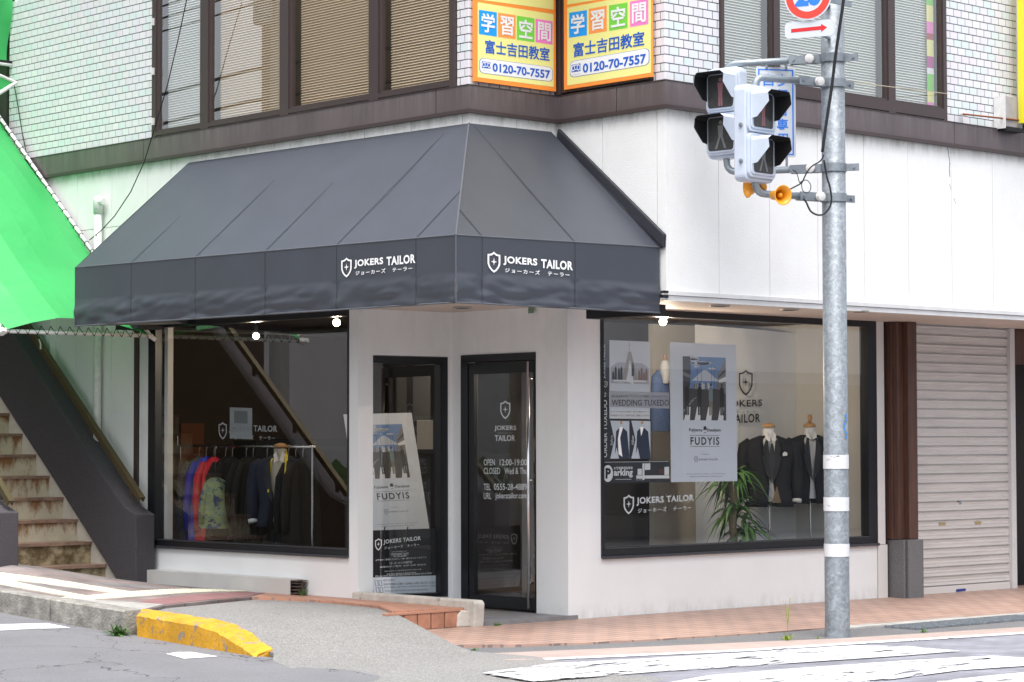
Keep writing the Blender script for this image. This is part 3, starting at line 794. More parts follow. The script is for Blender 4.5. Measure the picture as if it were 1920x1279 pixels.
tile_run('x', XL + .012, 4.86, YE, ZB1 + .01, ZT, 4.86)
tile_run('x', XL + .012, YN, .262, ZB1 + .01, ZT, YN)
tile_run('y', YN + .012, XL, -.005, ZB1 + .01, ZT, XL, lambda a, z: z > 4.68 and -.93 < a < -.06)
tile_run('x', .012, YU, -1.055, ZB1 + .01, ZT, YU)
tile_run('y', YU + .012, 0, .689, ZB1 + .01, ZT, 0)
tile_run('y', YU + .012, 3.895, ENDR, ZB1 + .01, ZT, 3.895)
cands.sort(key=lambda q: -q[0])
first = None; rest = MB()
for i, (a_, M) in enumerate(cands):
    if i < 298 and a_ > 0:
        o = bpy.data.objects.new('wall_tile', TILE_ME) if first is None else first.copy()
        COL.objects.link(o); first = first or o
        o.parent = B; o.matrix_local = M
    else:
        k = len(rest.v); rest.v += [M @ v for v in _tm.v]
        for f in _tm.f: rest.f.append(tuple(k + q for q in f)); rest.m.append(0)
fo = obj('wall_tiles_far', rest, M_TILEF, B); fo['kind'] = 'stuff'
print('tiles', len(cands))

# upper windows: frame > pane, blind
M_BLT = pm('beige_blind', (.80, .64, .45), .6); M_BLG = pm('grey_blind', (.74, .77, .71), .55)
def upper_window(plane, c, a, b, z0, z1, blind, fr=.055, bot=.05, gapl=.0, name='window'):
    f = MB()
    def bx(u0, u1, d0, d1, w0, w1, m=None):
        m = m or f
        if plane == 'x': m.box(c + d0, c + d1, u0, u1, w0, w1)
        else: m.box(u0, u1, c + d0, c + d1, w0, w1)
    bx(a, a + fr, -.02, .07, z0, z1); bx(b - fr, b, -.02, .07, z0, z1); bx(a + fr, b - fr, -.02, .07, z0 + .012, z0 + bot)
    bx(a + fr, a + fr + .018, -.005, .05, z0 + bot, z1); bx(b - fr - .018, b - fr, -.005, .05, z0 + bot, z1); bx(a + fr + .018, b - fr - .018, -.005, .05, z0 + bot, z0 + bot + .02)
    fo_ = obj(name, f, M_BRAL, B)
    g = MB()
    if plane == 'x': g.face([(c + .02, a + fr, z0 + bot), (c + .02, b - fr, z0 + bot), (c + .02, b - fr, z1), (c + .02, a + fr, z1)])
    else: g.face([(a + fr, c + .02, z0 + bot), (b - fr, c + .02, z0 + bot), (b - fr, c + .02, z1), (a + fr, c + .02, z1)])
    obj('pane', g, M_GLASSU, fo_)
    bl = MB(); z = z0 + bot + .03
    while z < z1:
        t = .011
        if plane == 'x':
            y0_, y1_ = a + fr + gapl, b - fr - .01
            bl.hexa([(c + .12, y0_, z - t), (c + .12, y1_, z - t), (c + .138, y1_, z + t), (c + .138, y0_, z + t), (c + .1215, y0_, z - t + .002), (c + .1215, y1_, z - t + .002), (c + .1395, y1_, z + t + .002), (c + .1395, y0_, z + t + .002)])
        else:
            x0_, x1_ = a + fr + gapl, b - fr - .01
            bl.hexa([(x0_, c + .12, z - t), (x1_, c + .12, z - t), (x1_, c + .138, z + t), (x0_, c + .138, z + t), (x0_, c + .1215, z - t + .002), (x1_, c + .1215, z - t + .002), (x1_, c + .1395, z + t + .002), (x0_, c + .1395, z + t + .002)])
        z += .0245
    bo = obj('blind', bl, blind, fo_); bo['kind'] = 'stuff'
    bk = MB()
    if plane == 'x': bk.box(c + .3, c + .32, a, b, z0, z1)
    else: bk.box(a, b, c + .3, c + .32, z0, z1)
    obj('room_behind', bk, pm('dim_room', (.10, .08, .06), .9), fo_)
for a, b, g_ in ((.264, 1.354, 0), (1.354, 2.664, 0), (2.664, 3.939, .05), (3.939, 4.83, 0)):
    upper_window('x', XL, a, b, ZB1 + .01, ZT, M_BLG if a > 3 else M_BLT, fr=.065, gapl=g_)
for a, b in ((.691, 1.401), (1.401, 3.029), (3.029, 3.863)):
    upper_window('y', YU, a, b, ZB1 + .01, ZT, M_BLG, fr=.05 if a > 1 else .03, bot=.11 if a > 1 else .05)

# ground floor fronts
M_INW = pm('shop_wall_white', (.66, .64, .60), .8)
lw = MB()
lw.box(XL, XL + TH, 1.71, 5.06, -.1, .515)                 # below the left window
obj('wall', lw, M_PAINT, B)
obj('pillar', MB().slab([(XL - .004, 1.712, 0), (XL - .004, 1.588, 0), (-.89, 1.577, 0), (-.89, 1.75, 0)], (0, 0, ZS)), M_PAINT, B)
jb = MB().box(XL - .006, XL + .16, 4.955, 5.045, .0, ZS + .1); jb.box(XL - .012, XL + .05, 4.885, 4.953, .5, ZS)
obj('jamb', jb, M_TRIMW, B)
obj('brown_post', MB().box(XL - .02, XL + .03, 5.055, 5.125, .05, ZS + .1), M_BRAL, B)
nw = MB()                                                   # notch wall round the narrow window
nw.slab([(-.89, 1.577, 2.325), (-.0, 1.516, 2.325), (.0, 1.70, 2.325), (-.89, 1.76, 2.325)], (0, 0, ZS - 2.325))
nw.slab([(-.046, 1.52, .035), (-.0, 1.516, .035), (.0, 1.70, .035), (-.046, 1.70, .035)], (0, 0, 2.29))
nw.box(-.89, -.046, 1.60, 1.72, .035, .14)
obj('wall', nw, M_PAINT, B)
dw = MB()
dw.box(0, .15, 1.385, 1.516, .03, ZS); dw.box(0, .15, .392, 1.385, 2.338, ZS); dw.box(0, .15, .0, .392, .03, ZS)
obj('wall', dw, M_PAINT, B)
rw = MB(); rw.box(.002, 4.275, .002, .16, -.1, .512); rw.box(.15, .413, 0, .15, .512, ZS)
obj('wall', rw, M_PAINT, B)
obj('pillar', MB().box(-.003, .30, -.014, .0, -.05, ZS), M_PAINT, B)
obj('pillar', MB().box(4.285, 4.43, -.01, .15, -.1, .512).box(4.283, 4.40, -.01, .15, .516, ZS), pm('off_white_stucco', (.70, .68, .66), .8, bump=(50, .3, .008)), B)
obj('brown_post', MB().box(4.44, 4.485, .0, .06, -.1, ZS), M_BRAL, B)
obj('metal_post', MB().box(4.505, 4.54, -.035, .05, -.1, ZS), M_TRIMW, B)
obj('return_wall', MB().box(4.30, 4.9, .16, .2, -.1, ZS), M_MATB, B)
# dark stained post on granite
dp = MB().box(4.46, 4.555, -.13, .10, .565, ZS); dp.box(4.555, 4.70, -.19, .10, .565, ZS); dp.box(4.445, 4.47, -.07, .06, .565, ZS)
obj('wooden_post', dp, M_WOOD, B, bevel=.006)
gb = MB().box(4.46, 4.49, -.19, .1, -.1, .56); gb.box(4.503, 4.745, -.215, .11, -.1, .562)
obj('stone_base', gb, M_STONE, B, bevel=.004)
# window builder for shop windows
def shop_window(plane, c, a, b, z0, z1, fl, fr_, fb, ft, sill=.02, glass=M_GLASS, nm='shop_window'):
    f = MB()
    def bx(m, u0, u1, d0, d1, w0, w1):
        if plane == 'x': m.box(c + d0, c + d1, u0, u1, w0, w1)
        else: m.box(u0, u1, c + d0, c + d1, w0, w1)
    bx(f, a, a + fl, -.012, .09, z0, z1); bx(f, b - fr_, b, -.012, .09, z0, z1)
    bx(f, a + fl, b - fr_, -.012, .09, z0, z0 + fb); bx(f, a + fl, b - fr_, -.012, .09, z1 - ft, z1)
    fo_ = obj(nm, f, M_BLACK, B)
    s_ = MB(); bx(s_, a - .02 * 0, b + .0, -.035, -.0125, z0 - .012, z0 + .012)
    bx(s_, a + fl, b - fr_, -.02, -.0125, z0 + fb - .01, z0 + fb)
    obj('sill', s_, pm('sill_dark', (.05, .052, .06), .25), fo_)
    g = MB()
    q = [(a + fl, z0 + fb), (b - fr_, z0 + fb), (b - fr_, z1 - ft), (a + fl, z1 - ft)]
    g.face([(c + .03, u, w) if plane == 'x' else (u, c + .03, w) for u, w in q])
    obj('pane', g, glass, fo_)
    return fo_
W1 = shop_window('x', XL, 1.714, 4.884, .52, 2.735, .018, .125, .075, .055)
W3 = shop_window('y', 0, .413, 4.281, .52, 2.735, .035, .14, .085, .06)
# narrow window in the notch
f = MB()
def nq(x, z, d=0): 
    y = 1.577 + (x + .89) * (1.516 - 1.577) / .89
    return (x, y + d, z)
def nbox(m, x0, x1, z0, z1, d0, d1):
    m.hexa([nq(x0, z0, d0), nq(x1, z0, d0), nq(x1, z0, d1), nq(x0, z0, d1), nq(x0, z1, d0), nq(x1, z1, d0), nq(x1, z1, d1), nq(x0, z1, d1)])
nbox(f, -.135, -.05, .135, 2.32, .0, .08); nbox(f, -.888, -.135, 2.255, 2.32, .0, .08); nbox(f, -.888, -.135, .135, .17, .0, .08)
W2 = obj('narrow_window', f, M_BLACK, B)
obj('pane', MB().face([nq(-.888, .17, .03), nq(-.135, .17, .03), nq(-.135, 2.255, .03), nq(-.888, 2.255, .03)]), M_GLASS, W2)
# door: frame fixed, leaf with glass and a long steel handle
f = MB(); f.box(-.012, .08, 1.29, 1.383, .036, 2.336); f.box(-.012, .08, .394, 1.29, 2.27, 2.336)
obj('door_frame', f, M_BLACK, B)
lf = MB(); y0, y1 = .40, 1.285
lf.box(.0, .05, 1.215, y1, .055, 2.262); lf.box(.0, .05, y0, 1.215, 2.16, 2.262); lf.box(.0, .05, y0, 1.215, .055, .165); lf.box(.0, .05, y0, y0 + .012, .165, 2.16)
DR = obj('door', lf, M_BLACK, B)
obj('pane', MB().face([(.02, y0 + .012, .165), (.02, 1.215, .165), (.02, 1.215, 2.16), (.02, y0 + .012, 2.16)]), M_GLASS, DR)
hy = at(990.5, 900, 'x', -.045).y
hd = MB(); hd.tube([(-.045, hy, .075), (-.045, hy, 2.255)], .014, 12)
for z in (.3, 1.2, 2.1): hd.tube([(-.045, hy, z), (.005, hy, z)], .009, 8)
obj('handle', hd, M_STEEL, DR, smooth=True)
# low duct cover along the foot of the left wall, open at its near end
dc = thing('duct_cover', 'long low grey metal duct along the foot of the left shop window wall', 'duct', (-1.13, 3.5, .15))
m_ = MB(); m_.box(-1.20, -1.19, 2.39, 5.0, .152, .298); m_.box(-1.19, XL - .003, 2.39, 5.0, .290, .298)
obj('cover', m_, pm('duct_paint', (.55, .54, .52), .5, var=(3, .06)), dc)
m_ = MB()
for z in (.17, .2, .23, .26): m_.box(-1.18, -1.07, 2.31, 2.46, z, z + .008)
m_.box(-1.12, -1.11, 2.31, 2.46, .155, .292); m_.box(-1.185, -1.06, 2.30, 2.45, .283, .289)
obj('rusty_rails', m_, pm('rusty_rail', (.10, .075, .06), .8, var=(30, .5)), dc)

# roller shutter with slats
SH = thing('roller_shutter', 'closed pale beige roller shutter beside the dark wooden post', 'shutter', (5.6, .05, -.05))
slat = MB(); h = .0955
prof = [(0, .008), (.007, .006), (.010, -.012), (.034, -.008), (.050, -.011), (.066, -.008), (.086, -.013), (.0885, .004), (h, .008)]
for i in range(len(prof) - 1):
    (za, ya), (zb, yb) = prof[i], prof[i + 1]
    slat.face([(0, ya, za), (1.92, ya, za), (1.92, yb, zb), (0, yb, zb)])
slm = bpy.data.meshes.new('slat'); slm.from_pydata([tuple(v) for v in slat.v], [], slat.f); slm.materials.append(M_SHUT)
z = .055; s0 = None
while z < ZS:
    o = bpy.data.objects.new('slat', slm) if s0 is None else s0.copy()
    COL.objects.link(o); s0 = s0 or o; o.parent = SH; o.location = Vector((4.66, .07, z)) - Vector(SH.location)
    z += h
obj('bottom_rail', MB().box(4.70, 6.565, .045, .075, -.035, .053), pm('shutter_rail', (.66, .64, .62), .4), SH)
bp = Panel.px((1792, 1110), (1811, 1108), (1792, 1105), 'y', .044)
m_ = MB(); bp.rrect(m_, 0, 0, 1, 1, .12, .4, 0); obj('maker_badge', m_, pm('badge_blue', (.03, .05, .25), .4), SH)
obj('guide_rail', MB().box(6.575, 6.66, .02, .09, -.05, ZS), M_TRIMW, SH)
lk = MB(); p = at(1801, 942, 'y', .055); lk.lathe(p + Vector((0, .01, 0)), (0, -1, 0), [(0, .022), (.008, .022), (.010, .012)], 16); obj('lock', lk, M_GALVL, SH)
for px in (1767, 1834):
    p = at(px, 982 - (px - 1767) * .03, 'y', .055); obj('handle', MB().box(p.x - .05, p.x + .05, .05, .064, p.z - .012, p.z + .012), pm('brass_slot', (.55, .44, .20), .4, metal=.6), SH)
obj('dark_gap', MB().box(4.66, 6.7, .2, .25, -.1, ZS), M_MATB, SH)
# next bay beyond the shutter
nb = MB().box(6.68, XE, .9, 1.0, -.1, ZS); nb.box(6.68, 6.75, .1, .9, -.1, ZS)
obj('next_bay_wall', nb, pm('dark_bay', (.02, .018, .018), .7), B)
obj('next_bay_lintel', MB().box(6.68, XE, .1, .16, 2.36, ZS), M_WOOD, B)

# ------------------------------------------------------------------ rooms behind the glass
M_RM = pm('room_brown_wall', (.055, .034, .025), .85, var=(1, .1)); M_RF = pm('room_floor', (.08, .06, .05), .6)
rm = MB()
rm.box(3.2, 3.3, 1.9, 6.4, .1, 2.74)
rm.box(XL + .15, 3.2, 6.3, 6.4, .1, 2.74)
obj('room_wall', rm, M_RM, B)
obj('room_wall', MB().box(XL + .13, XL + .17, 5.08, 6.3, .1, 2.72), M_RM, B)
obj('room_wall', MB().box(3.0, 4.42, 1.84, 1.9, .0, 2.74), M_INW, B)
obj('room_wall', MB().box(1.9, 3.0, 1.90, 1.96, .0, 2.74), pm('painted_room_shade', (.035, .035, .04), .8), B)  # added near-black partition: darkness of the room put into its colour
obj('room_wall', MB().box(4.31, 4.42, .2, 1.84, .0, 2.74), M_INW, B)
obj('room_floor', MB().box(XL + .18, 4.3, 1.8, 6.3, -.05, .19).box(.16, 4.3, .165, 1.8, -.05, .19), M_RF, B)
obj('room_ceiling', MB().box(XL + .13, 4.42, 1.82, 6.4, ZS + .055, ZS + .1).box(.16, 4.42, .17, 1.82, ZS + .055, ZS + .1), pm('room_ceiling_brown', (.10, .07, .05), .8), B)
obj('window_reveal', MB().box(XL + .095, XL + .16, 4.70, 4.755, .55, 2.70), M_INW, B)
obj('window_board', MB().box(XL + .1, XL + .75, 1.75, 4.7, .50, .53).box(.3, 4.25, .1, .75, .50, .53), pm('display_board', (.12, .11, .10), .6), B)
# roof and rear, so that light only comes in through the openings
obj('rear_wall', MB().box(XL + .2, XE, YE - .1, YE, -.1, ZT).box(XE - .1, XE, YU + .1, YE - .1, -.1, ZT).box(XL + .2, XE - .1, .4, YE - .1, 4.4, 4.5), M_INW, B)

# ================================================================== AWNING
from mathutils import noise as mnoise
AW = thing('awning', 'charcoal canvas corner awning with white shop name over the entrance', 'awning', (-1.6, 1.0, 2.6))
HX, HY = -2.3, -1.15
TL_, TC, TR_ = Vector((XL - .002, 4.205, 4.277)), Vector((XL - .002, YN - .002, 4.25)), Vector((-.085, YN - .002, 4.262))
VL, VC, VR = Vector((HX, 4.27, 3.192)), Vector((HX, HY, 3.145)), Vector((-.025, HY, 3.172))
def bil(a, b, c, d, u, v, sag=0.0):
    p = a.lerp(b, u).lerp(d.lerp(c, u), v); p.z -= sag * math.sin(PI * v) * (0.6 + .4 * math.sin(u * 17)); return p
obj('slope_panel', MB().grid(lambda u, v: bil(TL_, TC, VC, VL, u, v, .012), 36, 10), M_AWN, AW, smooth=True)
obj('slope_panel', MB().grid(lambda u, v: bil(TC, TR_, VR, VC, u, v, .012), 16, 10), M_AWN, AW, smooth=True)
obj('end_panel', MB().face([TL_ + Vector((0, .01, 0)), VL + Vector((0, .004, 0)), Vector((HX, 4.274, 2.64)), Vector((XL, 4.21, 2.7))]), M_AWN, AW)
def val_pt(a, b, u, v, nrm, seams):
    zt = a.z + (b.z - a.z) * u; zb = 2.640 - .018 * u if nrm.x < 0 else 2.622 - .0 * u
    p = a.lerp(b, u); z = zt + (zb - zt) * v
    s = (p.y if nrm.x < 0 else p.x); w = 0
    if v > .56:
        t = (v - .56) / .44
        w = .012 * math.sin(PI * min(1, t * 1.25)) + .020 * t * (abs(mnoise.noise(Vector((s * 2.6 + z * 2.5, z * 10, 1.3)))) * 2 - .5) + .008 * mnoise.noise(Vector((s * 5.5 + z * 6, z * 16, 4.1))) * min(1, t * 4)
        for q in seams: w -= .012 * math.exp(-((s - q) / .05) ** 2) * math.sin(PI * min(1, t + .15))
        dz = .012 * mnoise.noise(Vector((s * 3.1, 0, 0))) if v < .62 else 0
    p = Vector((p.x, p.y, z)) + nrm * w
    return p
SL = [3.328, 2.321, 1.299, .327, -.675]; SR = [-2.027, -1.016]
obj('valance', MB().grid(lambda u, v: val_pt(VL, VC, u, v, Vector((-1, 0, 0)), SL), 260, 34), M_AWN, AW, smooth=True)
obj('valance', MB().grid(lambda u, v: val_pt(VC, VR, u, v, Vector((0, -1, 0)), SR), 130, 34), M_AWN, AW, smooth=True)
for y in SL:
    a, b = Vector((HX, y, 3.146 + (y + 1.15) * .0086)), None
    yy = y; top = Vector((XL, y, 4.25))
    if y < YN:
        k = (y - HY) / (YN - HY); top = VC.lerp(TC, k); top.y = y
    n_ = Vector((-.66, 0, .75)); w = Vector((0, .006, 0))
    p, q = a + n_ * .003, top + n_ * .001
    obj('seam', MB().face([p - w, p + w, q + w, q - w]), M_SEAM, AW)
    z0_ = a.z
    obj('seam', MB().grid(lambda u, v: val_pt(VL, VC, (4.27 - (y - .005 + .010 * u)) / 5.42, v, Vector((-1, 0, 0)), SL) + Vector((-.0015, 0, 0)), 1, 30), M_SEAM, AW)
for x in SR:
    a = Vector((x, HY, 3.146 + (x + 2.3) * .0118)); k = 1
    top = Vector((x, YN, 4.25))
    if x < XL: k = (x - HX) / (XL - HX); top = VC.lerp(TC, k); top.x = x
    n_ = Vector((0, -.66, .75)); w = Vector((.006, 0, 0)); p, q = a + n_ * .003, top + n_ * .001
    obj('seam', MB().face([p - w, p + w, q + w, q - w]), M_SEAM, AW)
    obj('seam', MB().grid(lambda u, v: val_pt(VC, VR, ((x - .005 + .01 * u) - HX) / 2.275, v, Vector((0, -1, 0)), SR) + Vector((0, -.0015, 0)), 1, 30), M_SEAM, AW)
obj('hip_piping', MB().tube([VC + Vector((-.003, -.003, 0)), VC.lerp(TC, .5) + Vector((-.003, -.003, -.004)), TC], .008, 6).tube([VC + Vector((-.003, -.003, 0)), Vector((HX - .003, HY - .003, 2.62))], .006, 6), pm('awning_edge', (.09, .095, .11), .6), AW)
obj('edge_piping', MB().tube([VL, VC], .006, 6).tube([VC, VR], .006, 6).tube([Vector((HX, 4.27, 2.64)), Vector((HX, HY, 2.622))], .007, 6).tube([Vector((HX, HY, 2.622)), Vector((-.025, HY, 2.622))], .007, 6), pm('awning_edge', (.13, .135, .15), .6), AW)
# dark side flashing against the return wall, frame, and dark sheet painting the shade underneath
fl = MB(); fl.slab([(-.045, .06, 4.29), (-.045, -1.215, 3.275), (-.045, -1.205, 3.165), (-.045, .085, 4.17)], (.040, 0, 0))
fl.slab([(-.09, .09, 4.23), (-.05, .09, 4.2), (-.022, -1.20, 3.16), (-.03, -1.165, 3.15)], (0, .0, .02))
obj('side_flashing', fl, pm('side_flashing_canvas', (.018, .02, .027), .6, var=(4, .3)), AW, bevel=.008)
fr = MB()
for a, b in (((HX + .03, 4.2, 2.66), (HX + .03, HY + .03, 2.65)), ((HX + .03, HY + .03, 2.65), (-.04, HY + .03, 2.65)), ((HX + .03, 4.2, 3.15), (HX + .03, HY + .03, 3.12)), ((HX + .03, HY + .03, 3.12), (-.04, HY + .03, 3.14))):
    fr.tube([a, b], .018, 8)
for y in (4.2, 2.3, .33): fr.tube([(HX + .03, y, 3.13), (XL - .03, y, 4.2)], .015, 8)
obj('frame_tubes', fr, M_GALVL, AW)
obj('shade_sheet', MB().face([(XL - .06, 1.9, 2.775), (HX + .03, 1.9, 2.70), (HX + .03, 4.24, 2.70), (XL - .06, 4.24, 2.775)]), M_AWND, AW)  # near-black sheet: shade under the awning put into its colour
obj('soffit_board', MB().box(XL - .30, XL - .002, 1.60, 4.60, 2.748, 2.760), M_SOFF, AW)
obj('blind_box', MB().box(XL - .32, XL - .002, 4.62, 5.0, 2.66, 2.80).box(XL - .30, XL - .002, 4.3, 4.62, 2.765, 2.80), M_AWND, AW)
p = at(1099, 598, 'x', -.06); q_ = at(1180, 592, 'x', -.06)
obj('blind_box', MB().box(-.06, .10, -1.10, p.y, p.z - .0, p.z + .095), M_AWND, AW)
fc = at(1244, 552, 'y', YU - .02)
obj('clamp', MB().box(fc.x - .035, fc.x + .03, YU - .05, YU - .005, fc.z - .03, fc.z - .005).box(fc.x - .02, fc.x + .02, YU - .06, YU - .005, fc.z + .01, fc.z + .03), M_BLACK, AW)
# lettering
def logo_parts(P, parent, mat, bold=.03):
    w, h = 1, 1
    m_ = MB(); P.shield(m_, 0, 0, .145, 1); obj('emblem', m_, mat, parent)
    for w_, a_, b_ in (('JOKERS', .18, .575), ('TAILOR', .62, 1)):
        m_ = MB(); P.text(m_, w_, a_, .40, b_, .84, bold, spacing=1.08); obj('shop_name', m_, mat, parent)
    m_ = MB(); P.text(m_, 'ジョーカーズ   テーラー', .20, .06, .96, .27, .02, spacing=1.3); obj('kana_name', m_, mat, parent)
P1 = Panel.px((640, 521), (779, 508.5), (640, 484), 'x', HX - .006, .001); logo_parts(P1, AW, M_WHITE, .035)
P2 = Panel.px((914, 510.5), (1074, 522.5), (914, 471), 'y', HY - .006, .001); logo_parts(P2, AW, M_WHITE, .035)
# small green sign plate under the soffit near the entrance
gp_ = at(996, 580, 'x', -.03)
tag(obj('hanging_tag', MB().box(gp_.x - .004, gp_.x, gp_.y - .035, gp_.y + .035, gp_.z - .035, gp_.z + .045), pm('green_tag', (.16, .24, .16), .6, var=(60, .4)), origin=gp_), 'tiny green plate hanging under the soffit above the door', 'plate')

# ================================================================== STUDY SCHOOL SIGNS
M_SO = pm('sign_orange', (1.0, .30, .045), .45); M_SY = pm('sign_yellow', (.87, .83, .30), .45); M_SB = pm('sign_sky', (.0, .33, .90), .45)
M_SG = pm('sign_green', (.19, .66, .065), .45); M_SP = pm('sign_pink', (.90, .22, .58), .45); M_SD = pm('sign_blue', (.0, .10, .55), .45); M_SO2 = pm('sign_orange_square', (1.0, .33, .08), .45)
M_SR = pm('sign_red', (.65, .03, .02), .45)
def school_sign(label, ax, val, board, inner, bar, sq, txt, box, mark, tel):
    root = thing('school_sign', label, 'sign', at(*board[0], ax, val), 'tutoring school signs either side of the notch')
    def P3(bl, br, tl, n): return Panel.px(bl, br, tl, ax, val, n)
    bb = MB(); pb = P3(*board, 0); hgt = 1.35
    o_, u_ = pb.o, pb.u; up = Vector((0, 0, hgt)); nn = pb.nrm * -.03
    bb.slab([o_, o_ + u_, o_ + u_ + up, o_ + up], nn)
    obj('board', bb, M_SO, root)
    m_ = MB(); pi_ = P3(*inner, .0015)
    m_.face([pi_.p(0, 0), pi_.p(1, 0), pi_.p(1, 1), pi_.p(0, 1)]); obj('yellow_field', m_, M_SY, root)
    m_ = MB(); pi_ = P3(*bar, .0015)
    m_.face([pi_.p(0, 0), pi_.p(1, 0), pi_.p(1, 0) + Vector((0, 0, .5)), pi_.p(0, 0) + Vector((0, 0, .5))]); obj('yellow_field', m_, M_SY, root)
    for (q, mt, ch) in zip(sq, (M_SB, M_SO2, M_SG, M_SP), '学習空間'):
        pq = P3(*q, .0025); m_ = MB(); pq.rect(m_, 0, 0, 1, 1); so = obj('square', m_, mt, root)
        m_ = MB(); pq.text(m_, ch, .13, .12, .87, .88, .03, l=2); obj('character', m_, M_WHITE, so)
    m_ = MB(); P3(*txt, .003).text(m_, '富士吉田教室', 0, 0, 1, 1, .022); obj('lettering', m_, M_SD, root)
    pq = P3(*box, .003); m_ = MB(); pq.rrect(m_, 0, 0, 1, 1, .06, .24); bo = obj('number_box', m_, M_SD, root)
    m_ = MB(); pq.rrect(m_, .006, .022, .994, .978, .058, .232, l=1.4); obj('number_field', m_, M_WHITE, bo)
    m_ = MB(); P3(*tel, .006).text(m_, '0120-70-7557', 0, 0, 1, 1, .03); obj('lettering', m_, M_SD, root)
    pm_ = P3(*mark, .006); m_ = MB(); pm_.rect(m_, 0, 0, 1, 1); mo = obj('dial_mark', m_, M_SD, root)
    m_ = MB()
    for cx in (.2, .8):
        for k in range(14):
            a, b = 2 * PI * k / 14, 2 * PI * (k + 1) / 14
            m_.face([pm_.p(cx + .19 * math.cos(a), .5 + .42 * math.sin(a), 1.3), pm_.p(cx + .19 * math.cos(b), .5 + .42 * math.sin(b), 1.3), pm_.p(cx + .12 * math.cos(b), .5 + .28 * math.sin(b), 1.3), pm_.p(cx + .12 * math.cos(a), .5 + .28 * math.sin(a), 1.3)])
    pm_.rect(m_, .4, .22, .6, .36, l=1.3); pm_.rect(m_, .3, .8, .7, .92, l=1.3); pm_.rect(m_, .0, -.32, 1, -.2, l=1.3)
    obj('ring_pattern', m_, M_WHITE, mo)
    return root
def Z(o, s):
    return lambda *pts: tuple((o[0] + x / s, o[1] + y / s) for x, y in pts)
z = Z((850, 0), 7.105)
school_sign('yellow and orange tutoring sign left of the dark corner post, facing right', 'y', YN - .045, z((288, 1080), (1368, 1222), (288, 0)), z((322, 1030), (1335, 1160), (322, 30)), z((322, -8), (1335, 130), (322, -80)),
    [z((338, 455), (577, 490), (338, 130)), z((593, 493), (828, 525), (593, 170)), z((843, 530), (1078, 565), (843, 210)), z((1093, 563), (1320, 598), (1093, 250))],
    z((422, 708), (1278, 818), (422, 528)), z((345, 970), (1320, 1092), (345, 770)), z((375, 903), (490, 917), (375, 818)), z((517, 955), (1285, 1055), (517, 838)))
z = Z((1050, 0), 6.194)
school_sign('yellow and orange tutoring sign right of the dark corner post, beside white tiles', 'x', -.055, z((47, 1045), (1058, 890), (47, 0)), z((85, 995), (1058, 845), (85, 90)), z((85, 55), (1058, -100), (85, 0)),
    [z((108, 440), (315, 410), (108, 150)), z((337, 398), (545, 362), (337, 105)), z((572, 360), (787, 325), (572, 65)), z((815, 315), (1028, 280), (815, 20))],
    z((160, 668), (980, 528), (160, 505)), z((120, 905), (1040, 752), (120, 715)), z((140, 843), (243, 825), (140, 755)), z((270, 852), (1005, 735), (270, 742)))
bf = MB(); bf.box(-.03, .004, -1.05, .085, ZB1 + .03, ZT); bf.box(-.045, -.0, .02, YN - .002, ZB1 + .015, ZT)
obj('sign_backboard', bf, M_BRAL, B)

# ================================================================== SIGNAL POLE AND WHAT HANGS ON IT
PX, PY = .715, -2.42
def zp(py, d=19.3): return atd(1565, py, d).z
PO = thing('signal_pole', 'galvanised steel pole with white reflective bands at the kerb', 'pole', (PX, PY, -.08))
nt_prof = [(0, .112), (.02, .108), (.10, .1015), (6.6, .094)]
def galv_spangle():
    m = M_GALV; nt = m.node_tree; b = nt.nodes['Principled BSDF']; geo = [q for q in nt.nodes if q.type == 'NEW_GEOMETRY'][0]
    vo = _n(nt, 'ShaderNodeTexNoise'); vo.inputs['Scale'].default_value = 22; vo.inputs['Detail'].default_value = 3; vo.inputs['Distortion'].default_value = 1.2
    nt.links.new(geo.outputs['Position'], vo.inputs['Vector'])
    mr = _n(nt, 'ShaderNodeMapRange'); mr.inputs[1].default_value = .54; mr.inputs[2].default_value = .60
    nt.links.new(vo.outputs[0], mr.inputs[0])
    mx = _n(nt, 'ShaderNodeMix', data_type='RGBA'); mx.inputs[7].default_value = (.50, .54, .57, 1)
    nt.links.new(b.inputs['Base Color'].links[0].from_socket, mx.inputs[6])
    mx.inputs[7].default_value = (.42, .46, .49, 1)
    ml = _n(nt, 'ShaderNodeMath', operation='MULTIPLY'); ml.inputs[1].default_value = .34
    nt.links.new(mr.outputs[0], ml.inputs[0]); nt.links.new(ml.outputs[0], mx.inputs[0]); nt.links.new(mx.outputs[2], b.inputs['Base Color'])
galv_spangle()
obj('shaft', MB().lathe((PX, PY, -.08), (0, 0, 1), nt_prof, 36), M_GALV, PO, smooth=True)
M_RING = worn_paint('reflective_tape', (.62, .63, .65), .36, 9.0, (1, 1, 2))
for a, b in ((853, 879), (932, 958), (1019, 1043)):
    obj('reflective_band', MB().tube([(PX, PY, zp(b)), (PX, PY, zp(a))], .1045, 36, caps=False), M_RING, PO, smooth=True)
stk = MB(); r_ = random.Random(2)
fw = CAMW @ Vector((0, 0, 1)); rt = CAMW @ Vector((1, 0, 0)); fw.z = 0; fw.normalize(); rt.z = 0; rt.normalize()
for k in range(6):
    zz = zp(822 - k * 8); a0_ = .62 + r_.uniform(-.1, .15)
    ps = [Vector((PX, PY, zz + dz)) + (fw * math.cos(a) + rt * math.sin(a)) * .1035 for a, dz in ((a0_, 0), (a0_ + .22, 0), (a0_ + .22, .022), (a0_, .022))]
    stk.face(ps)
obj('blue_sticker', stk, pm('sticker_blue', (.05, .25, .65), .5), PO)
dir1 = Vector((-.39, .92, 0)).normalized(); dir2 = Vector((-.963, .27, 0)).normalized()
A1 = atd(1362, 213, 19.72); A2 = atd(1416, 252, 19.05)
